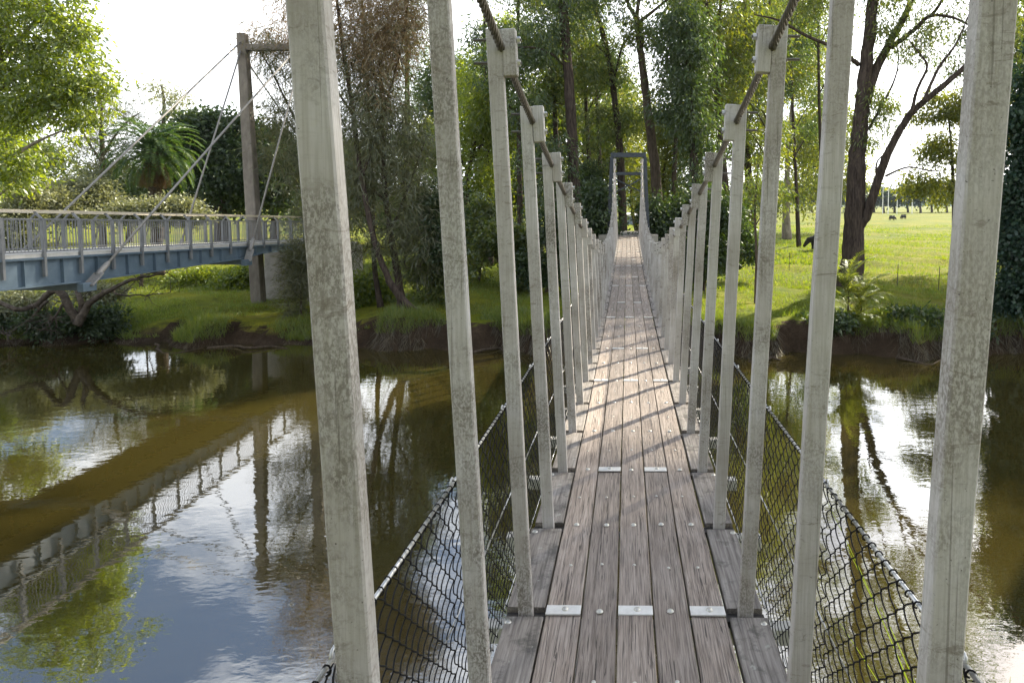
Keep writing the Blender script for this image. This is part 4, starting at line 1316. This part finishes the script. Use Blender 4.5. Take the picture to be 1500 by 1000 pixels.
# off-frame trees shading the near paddock; the tallest is added to shade the deck
for (x, y, h, lab) in ((27, 40, 21, 'tall gum beyond the right edge of the picture, nearest the creek'), (34, 52, 22, 'tall gum beyond the right edge of the picture, behind the ivy'),
                       (41, 62, 22, 'tall gum beyond the right edge of the picture, farthest out'), (18.5, 26.5, 26, 'added unseen very tall gum beyond the right edge, shading the deck')):
    t = Tree('gum_tree', lab, bark='bark_dark')
    z = gh(x, y)
    t.stem([(Vector((x, y, z - .1)), .4), (Vector((x + .4, y, z + h * .4)), .3), (Vector((x - .3, y + .3, z + h * .8)), .12)])
    for j in range(9):
        t.clump((x + rng.uniform(-4, 4), y + rng.uniform(-4, 4), z + h * rng.uniform(.62 if h > 25 else .35, 1.0)), (2.6, 2.6, 1.8), 26 if h > 25 else 14, 0.5)
    t.build('euc', 45, L=(.2, .34), Wd=(.06, .1), droop=0.8)

# unseen near-bank trees behind the viewer, added to close the sky off there
for (x, y, h, lab) in ((-9, -14, 15, 'unseen gum on the near bank, left behind the bridge end'), (8, -15, 16, 'unseen gum on the near bank, right behind the bridge end'), (-20, -11, 15, 'unseen gum on the near bank, farthest left'),
                       (19, -12, 15, 'unseen gum on the near bank, farthest right'), (-2.5, -23, 18, 'unseen tall gum on the near bank behind the bridge end')):
    t = Tree('gum_tree', lab, bark='bark_dark')
    z = gh(x, y)
    t.stem([(Vector((x, y, z - .1)), .35), (Vector((x + .4, y, z + h * .4)), .25), (Vector((x - .3, y + .3, z + h * .8)), .1)])
    for j in range(12):
        t.clump((x + rng.uniform(-5, 5), y + rng.uniform(-3, 3), z + h * rng.uniform(.12, 1.0)), (3.0, 2.6, 2.0), 11, 0.6)
    t.build('euc', 26, L=(.35, .6), Wd=(.14, .22), droop=0.7)

# low shrubs on the right bank
for (px, d, py, rx, ry, lf, lab) in [
    (1345, 27.2, 470, 38, 24, 'dark', 'dark leafy bush on the right bank above the water'),
    (1215, 27.4, 470, 26, 18, 'eucd', 'low green bush on the bank behind the second right post'),
    (1415, 27.3, 480, 28, 28, 'dark', 'dark leafy bush on the bank beside the nearest right post'),
    (1300, 27.3, 478, 22, 16, 'bright', 'sunlit weedy bush at the lip of the right bank')]:
    t = Tree('bank_shrub', lab, 'shrub', 'bark_mid', 'shrubs on the right bank')
    b = gp(px, d)
    t.pstem([b, (px + 2, (b[1] + py) / 2 - 2), (px - 2, py - 6)], d, .03, .015)
    for j in range(6):
        t.pclump(px + rng.uniform(-.6, .6) * rx, py + rng.uniform(-.6, .6) * ry, rx * .5, ry * .5, d, 10, 0.16)
    t.build(lf, 55, L=(.10, .2), Wd=(.05, .10), droop=0.3)

# far tree line across the paddock
for k in range(26):
    d = 380 + rng.uniform(-25, 25)
    px = 1085 + k * 17.5 + rng.uniform(-4, 4)
    hgt = rng.uniform(26, 42)
    t = Tree('distant_tree', 'dark blue green tree in the far row across the paddock', bark='bark_dark', group='far tree row across the paddock')
    t.pstem([gp(px, d), (px, 300 - hgt * .4), (px, 300 - hgt * .8)], d, .5, .2)
    for j in range(3):
        t.pclump(px + rng.uniform(-6, 6), 300 - hgt * rng.uniform(.25, .75), 9, hgt * .28, d, 9, 1.6)
    t.build('bluefar', 26, L=(1.0, 1.8), Wd=(.5, .8), droop=0.3, tipr=0.03)

# ---- palm
def frond_mesh(name, L, nleaf, leafL, leafW, arch, rr=0.02):
    """pinnate frond along local +X, arching down"""
    pts = []
    for i in range(13):
        t_ = i / 12
        ang = arch[0] + (arch[1] - arch[0]) * t_ ** 1.2
        if i == 0: p = np.array([0.0, 0, 0])
        else: p = p + np.array([math.cos(ang), 0, math.sin(ang)]) * L / 12
        pts.append(p.copy())
    pts = np.array(pts)
    m = MB().tube([Vector(p) for p in pts], [rr * (1 - .8 * i / 12) for i in range(13)], 5)
    v = []; f = []
    for i in range(nleaf):
        t_ = 0.10 + 0.9 * i / (nleaf - 1)
        x = t_ * 12; a = min(11, int(x)); fr = x - a
        b = pts[a] * (1 - fr) + pts[a + 1] * fr
        tg = unit((pts[a + 1] - pts[a])[None])[0]
        ll = leafL * (0.45 + 0.75 * math.sin(math.pi * min(1, t_ * 0.9 + 0.1)))
        for sd in (-1, 1):
            dr_ = tg * 0.75 + np.array([0, sd * 1.0, 0.25]) + rng.normal(size=3) * 0.10
            dr_ = dr_ / np.linalg.norm(dr_)
            up = np.cross(dr_, np.array([0, 0, 1.0])); up /= max(1e-6, np.linalg.norm(up))
            tip = b + dr_ * ll + np.array([0, 0, -0.18 * ll])
            mid = b + dr_ * ll * .45
            k = len(v)
            v += [b, mid + up * leafW / 2, tip, mid - up * leafW / 2]; f.append((k, k+1, k+2, k+3))
    m.add(v, f)
    return m.mesh(name)
d = 46
pc = P(224, 218, d)
pb = gh(pc.x, d)
pe = empty('date_palm', (pc.x, d, pb))
tag(pe, 'full crowned date palm with a dark trunk behind the steel bridge', 'palm')
m = MB(); pts = []; rr = []
for i in range(40):
    t_ = i / 39
    pts.append((pc.x + .03 * math.sin(i), d, pb - .1 + (pc.z - pb) * t_)); rr.append(0.34 + 0.05 * (i % 2) + (0.16 * t_ ** 6))
m.tube(pts, rr, 12).build('trunk', M['bark_mid'], pe)
fm = [frond_mesh('frond', 3.4 * s_, 46, 0.40, 0.07, ar) for s_, ar in ((1.0, (1.3, -.3)), (1.05, (1.05, -.7)), (1.05, (.7, -1.0)), (1.0, (.3, -1.25)), (.95, (-.2, -1.4)))]
for mm in fm: mm.materials.append(LEAF['palm'])
dead = frond_mesh('frond', 2.1, 30, 0.45, 0.04, (-.9, -1.55)); dead.materials.append(LEAF['palmdead'])
for i in range(72):
    lvl = i / 71
    mm = fm[min(4, int(lvl * 5))]
    o = bpy.data.objects.new('frond', mm); COL.objects.link(o); o.parent = pe
    o.location = (0, 0, pc.z - pb - 0.1 - .25 * lvl)
    o.rotation_euler = (rng.normal() * .12, rng.normal() * .1, i * 2.399)
for i in range(34):
    o = bpy.data.objects.new('dead_frond', dead); COL.objects.link(o); o.parent = pe
    o.location = (0, 0, pc.z - pb - 0.5); o.rotation_euler = (0, rng.normal() * .1, i * 2.399)

# ---- pinnate bank plants (right) and a few beside the posts
d = 27.8
bf = [frond_mesh('frond', 1.5 * s_, 22, 0.34, 0.05, ar, .012) for s_, ar in ((1.0, (1.35, .4)), (1.0, (1.1, -.1)), (.9, (.7, -.5)))]
for mm in bf: mm.materials.append(LEAF['fern'])
for (px, top, lab) in ((1243, 372, 'tall yellow green pinnate plant at the foot of the large gum'), (1262, 395, 'shorter pinnate plant leaning right beside the large gum'), (1253, 430, 'low pinnate plant at the lip of the right bank')):
    x = XP(px, d); zb = gh(x, d); zt = P(px, top + 38, d).z
    e = empty('pinnate_plant', (x, d, zb)); tag(e, lab, 'plant', 'pinnate plants on the right bank')
    MB().tube([(x, d, zb - .1), (x + .04, d, (zb + zt) / 2), (x, d, zt)], [.035, .028, .015], 6).build('stem', M['bark_mid'], e)
    for i in range(15):
        o = bpy.data.objects.new('frond', bf[i % 3]); COL.objects.link(o); o.parent = e
        o.location = (0, 0, (zt - zb) * (0.55 + 0.45 * (14 - i) / 14)); o.rotation_euler = (rng.normal() * .1, rng.normal() * .15, i * 2.399 + px)

# ---- dead boughs and roots under the left bridge
def bough(label, d, stems, nt_):
    e = empty('dead_bough', tuple(P(*stems[0][0][0], d))); tag(e, label, 'branch', 'dead boughs over the left bank')
    for pix, r0, r1 in stems:
        sp = smooth_path([(P(x, y, d + rng.uniform(-.4, .4)), r0 + (r1 - r0) * i / (len(pix) - 1)) for i, (x, y) in enumerate(pix)], 5)
        MB().tube([Vector(q4[:3] + rng.normal(size=3) * .02) for q4 in sp], [max(.006, q4[3]) for q4 in sp], 6).build('bough', M['dead'], e, smooth=True)
    P0 = []; P1 = []; r_ = []
    for i in range(nt_):
        pix, _, _ = stems[rng.integers(len(stems))]
        a = pix[rng.integers(1, len(pix))]
        p = np.array(P(*a, d)); dr = rng.normal(size=3); dr[2] -= .3
        for j in range(4):
            dr = dr / np.linalg.norm(dr); n_ = p + dr * rng.uniform(.12, .35)
            P0.append(p); P1.append(n_); r_.append(.016 - .003 * j); p = n_; dr = dr + rng.normal(size=3) * .45
    r_ = np.array(r_)
    v, q_ = seg_mesh(np.array(P0), np.array(P1), r_, r_ * .8, 4)
    tag(link('twigs', np_mesh('twigs', v, q_), M['dead'], e), kind='stuff')
bough('dark dead bough curving out beneath the blue girder at far left', 27.0,
      [([(110, 470), (85, 425), (50, 448), (20, 452), (-20, 430)], .16, .06), ([(70, 440), (40, 470), (10, 490)], .06, .02), ([(95, 440), (80, 465), (66, 482)], .05, .015)], 60)
bough('dead bough reaching right from the bank under the blue girder', 27.4,
      [([(112, 478), (130, 445), (160, 425), (200, 408), (240, 402)], .16, .03), ([(165, 425), (175, 432), (215, 432), (250, 428)], .04, .015), ([(120, 470), (118, 440), (112, 420)], .12, .08), ([(200, 408), (225, 398), (246, 400)], .03, .01)], 40)
for (px, d, py, rx, ry, lf, lab) in [
    (30, 28.7, 445, 45, 22, 'pale', 'tangled dry looking bush under the girder at far left'),
    (150, 28.4, 470, 30, 22, 'dark', 'dark bush on the bank right of the dead boughs'),
    (155, 30.2, 430, 30, 14, 'pale', 'pale leafed bush under the outrigger bracket'),
    (75, 28, 470, 40, 22, 'dark', 'dark tangled bush at the water under the dead boughs'),
    (5, 28.3, 475, 40, 24, 'dark', 'dark bush over the water at the left edge')]:
    t = Tree('bank_shrub', lab, 'shrub', 'dead', 'shrubs under the steel bridge')
    b = gp(px, d)
    t.pstem([b, (px + 2, (b[1] + py) / 2 - 2), (px - 2, py - 6)], d, .04, .015)
    for j in range(6):
        t.pclump(px + rng.uniform(-.6, .6) * rx, py + rng.uniform(-.6, .6) * ry, rx * .5, ry * .5, d, 10, 0.18)
    t.build(lf, 42, L=(.09, .17), Wd=(.04, .07), droop=0.3)

# ---- grass and hanging dry growth (uncountable)
def blades(name, label, n, xr, sr, Lr, Wr, mat, hang=False, keep=None):
    x = rng.uniform(*xr, n); s_ = sr[0] + (sr[1] - sr[0]) * rng.uniform(0, 1, n) ** 1.6
    y = bank_line(x) + s_
    clump = fbm2(x * 1.3, y * 1.3, 11)
    k = clump > -0.25 if keep is None else keep(x, y, clump)
    x, y = x[k], y[k]; n = len(x)
    z = ground_h(x, y) - .02
    dr = rng.normal(size=(n, 3)) * .45
    dr[:, 2] = 1.0 if not hang else -0.9
    if hang: dr[:, 1] -= 0.75; 
    base = np.stack([x, y, z], 1)
    if hang: base[:, 2] += 0.05
    o = link(name, leaf_mesh(name, base, dr, rng.uniform(*Lr, n), rng.uniform(*Wr, n), .3), LEAF[mat])
    tag(o, label, 'grass', kind='stuff')
blades('grass', 'short green grass along the far bank', 90000, (-26, 17), (0.7, 12), (.08, .26), (.012, .022), 'grass')
blades('grass', 'longer grass tufts at the lip of the bank', 26000, (-26, 17), (0.5, 2.4), (.2, .55), (.012, .022), 'grass', keep=lambda x, y, c: c > 0.05)
blades('dry_grass', 'dry grass and roots hanging down the bank face', 26000, (-26, 17), (0.05, 1.1), (.25, .75), (.010, .02), 'drygrass', True, keep=lambda x, y, c: c > -0.12)
blades('grass', 'rough grass tufts out in the paddock', 60000, (0, 70), (25, 120), (.18, .42), (.05, .10), 'grass', keep=lambda x, y, c: fbm2(x * .5, y * .5, 31) > 0.12)
blades('grass', 'paddock grass beyond the bank', 110000, (-40, 60), (10, 60), (.10, .30), (.02, .05), 'grass', keep=lambda x, y, c: np.abs(fbm2(x * .4, y * .4, 21)) > 0.08)

# ---- driftwood along the waterline
for (px0, px1, dy, r, lab) in ((300, 420, .10, .07, 'long pale driftwood log at the waterline below the abutment'), (215, 300, .25, .05, 'thin driftwood stick on the left waterline'),
                               (1085, 1130, .15, .08, 'pale driftwood log at the waterline between the right hand posts'), (1290, 1370, .05, .05, 'dark stick lying in the water under the right bank'), (690, 745, .10, .06, 'driftwood log at the waterline behind the second left post')):
    a_ = XP(px0, 27.0); b_ = XP(px1, 27.0)
    pts = []
    for i in range(9):
        x = a_ + (b_ - a_) * i / 8
        pts.append((x, float(bank_line(np.array([x]))[0]) - .35 - dy + .10 * math.sin(i * 1.3), .03 + .05 * math.sin(i * .7 + px0)))
    m = MB().tube(pts, [r * (1 - .08 * i) for i in range(9)], 7)
    e = m.build('driftwood', M['bark_mid'], smooth=True)
    tag(e, lab, 'log', 'driftwood along the far waterline')

# ---- reeds at the near bank, right
def reed(label, root, blades_):
    e = empty('reed_clump', root); tag(e, label, 'reeds')
    for tip, wd in blades_:
        a = Vector(root); b = Vector(tip); mid = (a + b) / 2 + Vector((0, 0, .35))
        v = []; f = []
        n = 12
        sd = (b - a).cross(Vector((0, 0, 1))).normalized()
        for i in range(n + 1):
            t_ = i / n
            p = a * (1 - t_) ** 2 + mid * 2 * t_ * (1 - t_) + b * t_ ** 2
            w_ = wd * (1 - t_ ** 3) * .5 + .001
            v += [p - sd * w_ + Vector((0, 0, .004)), p - Vector((0, 0, .004)), p + sd * w_ + Vector((0, 0, .004))]
        for i in range(n):
            for j in range(2): f.append((i*3+j, i*3+j+1, (i+1)*3+j+1, (i+1)*3+j))
        m = MB(); m.v = v; m.f = f
        m.build('blade', LEAF['reed'], e, smooth=True)
rb = (2.75, 5.0, gh(2.75, 5.0) - .05)
reed('clump of long green reed blades below the right hand mesh', rb,
     [(P(1212, 735, 4.9), .035), (P(1240, 800, 4.8), .03), (P(1395, 945, 4.6), .03), (P(1515, 935, 4.8), .04), (P(1290, 890, 4.7), .03), (P(1225, 905, 4.9), .025), (P(1560, 850, 5.2), .035), (P(1480, 990, 4.9), .03)])

# ================================================================== small things in the paddock
def cow(label, loc, rz, s=1.0):
    """head down grazing cow, one skinned surface"""
    V = [(0, 0, .92), (.40, 0, .93), (.72, 0, .98), (.98, 0, .92), (1.18, 0, .66), (1.32, 0, .42), (1.44, 0, .22),
         (-.40, 0, .95), (-.72, 0, 1.0), (-.92, 0, 1.0), (-1.0, 0, .45),
         (.62, .21, .62), (.62, .21, .32), (.62, .21, .03), (.54, -.21, .62), (.58, -.21, .32), (.54, -.21, .03),
         (-.66, .21, .66), (-.76, .21, .36), (-.70, .21, .03), (-.60, -.21, .66), (-.72, -.21, .36), (-.62, -.21, .03),
         (1.20, .20, .62), (1.20, -.20, .62)]
    E = [(0, 1), (1, 2), (2, 3), (3, 4), (4, 5), (5, 6), (0, 7), (7, 8), (8, 9), (9, 10), (2, 11), (11, 12), (12, 13), (2, 14), (14, 15), (15, 16),
         (8, 17), (17, 18), (18, 19), (8, 20), (20, 21), (21, 22), (4, 23), (4, 24)]
    rad = {0: .50, 1: .48, 2: .42, 3: .26, 4: .19, 5: .16, 6: .12, 7: .49, 8: .40, 9: .06, 10: .02, 23: .03, 24: .03}
    for i in (11, 14, 17, 20): rad[i] = .16
    for i in (12, 15, 18, 21): rad[i] = .09
    for i in (13, 16, 19, 22): rad[i] = .085
    me = bpy.data.meshes.new('cow')
    me.from_pydata([tuple(c * s for c in v) for v in V], E, [])
    o = bpy.data.objects.new('cow', me); COL.objects.link(o)
    md = o.modifiers.new('skin', 'SKIN'); md.use_smooth_shade = True
    for i, sv in enumerate(me.skin_vertices[0].data):
        sv.radius = (rad[i] * s,) * 2; sv.use_root = (i == 0)
    sd = o.modifiers.new('sub', 'SUBSURF'); sd.levels = 1; sd.render_levels = 1
    me.materials.append(M['cow'])
    o.location = loc; o.rotation_euler = (0, 0, rz)
    tag(o, label, 'cow', 'cattle in the paddock')
for px, d, rz, lab in ((1200, 66, 2.9, 'black cow half hidden behind the second right post'), (1305, 200, 0.3, 'small black cow far out in the paddock, left of the pair'), (1322, 212, 1.9, 'small black cow far out in the paddock, right of the pair')):
    x = XP(px, d)
    cow(lab, (x, d, gh(x, d) - .02), rz)
for px, d, h, lab in ((1315, 37.5, 1.25, 'thin dark fence picket in front of the large gum, right'), (1156, 47, 1.2, 'thin dark fence picket between the right hand posts'), (1092, 52, 1.2, 'thin dark fence picket behind the sapling'), (1376, 36, 1.2, 'thin dark fence picket beside the nearest right post')):
    x = XP(px, d); z = gh(x, d)
    m = MB().bar((x, d, z - .2), (x + .03, d, z + h), .035, .012, (0, 1, 0)).bar((x, d + .012, z - .2), (x + .03, d + .012, z + h), .012, .035, (0, 1, 0))
    tag(m.build('fence_picket', M['darksteel']), lab, 'picket', 'fence pickets in the paddock')
for px, y0_, lab in ((1271, 281, 'pale goal post on the far side of the paddock, leftmost'), (1291, 262, 'tallest pale pole on the far side of the paddock'), (1299, 266, 'second tallest pale pole on the far side of the paddock'), (1312, 286, 'short pale pole on the far side of the paddock'), (1334, 286, 'rightmost pale pole on the far side of the paddock')):
    d = 330; x = XP(px, d); z = gh(x, d)
    top = P(px, y0_, d).z
    m = MB().tube([(x, d, z - .2), (x, d, (z + top) / 2), (x, d, top)], [.20, .17, .12], 8)
    m.box(x - .45, x + .45, d - .1, d + .1, top - .05, top + .22)
    tag(m.build('light_pole', M['white'], smooth=False), lab, 'pole', 'poles beyond the paddock')
# low blue grey shed seen through the tower
d = 150
x0, x1 = XP(908, d), XP(937, d)
z = gh((x0 + x1) / 2, d)
e = empty('shed', ((x0 + x1) / 2, d, z)); tag(e, 'low blue grey shed with pale roof edge seen through the tower', 'shed')
MB().box(x0, x1, d, d + 4, z - .1, z + 1.75).build('wall', M['shed'], e)
m = MB().add([(x0 - .3, d - .4, z + 1.75), (x1 + .3, d - .4, z + 1.75), (x1 + .3, d + 4.4, z + 2.2), (x0 - .3, d + 4.4, z + 2.2),
              (x0 - .3, d - .4, z + 1.95), (x1 + .3, d - .4, z + 1.95), (x1 + .3, d + 4.4, z + 2.4), (x0 - .3, d + 4.4, z + 2.4)],
             [(0, 3, 2, 1), (4, 5, 6, 7), (0, 1, 5, 4), (1, 2, 6, 5), (2, 3, 7, 6), (3, 0, 4, 7)])
m.build('roof', M['white'], e)
MB().box(x0 + .6, x0 + 1.6, d - .03, d + .02, z, z + 1.6).build('door', M['railsteel'], e)

# ================================================================== the air: faint haze over the far paddock and hills
hz = MB().box(-3100, 3100, -700, 3700, -3, 120).build('haze', None)
tag(hz, 'faint blue haze in the air over the paddock', 'haze', kind='stuff')
hm = bpy.data.materials.new('thin_haze'); hm.use_nodes = True
hm.node_tree.nodes.remove(hm.node_tree.nodes['Principled BSDF'])
pv = hm.node_tree.nodes.new('ShaderNodeVolumePrincipled')
pv.inputs['Color'].default_value = (0.72, 0.83, 0.95, 1)
pv.inputs['Density'].default_value = 0.00008
pv.inputs['Anisotropy'].default_value = 0.2
hm.node_tree.links.new(pv.outputs[0], hm.node_tree.nodes['Material Output'].inputs['Volume'])
hz.data.materials.append(hm)
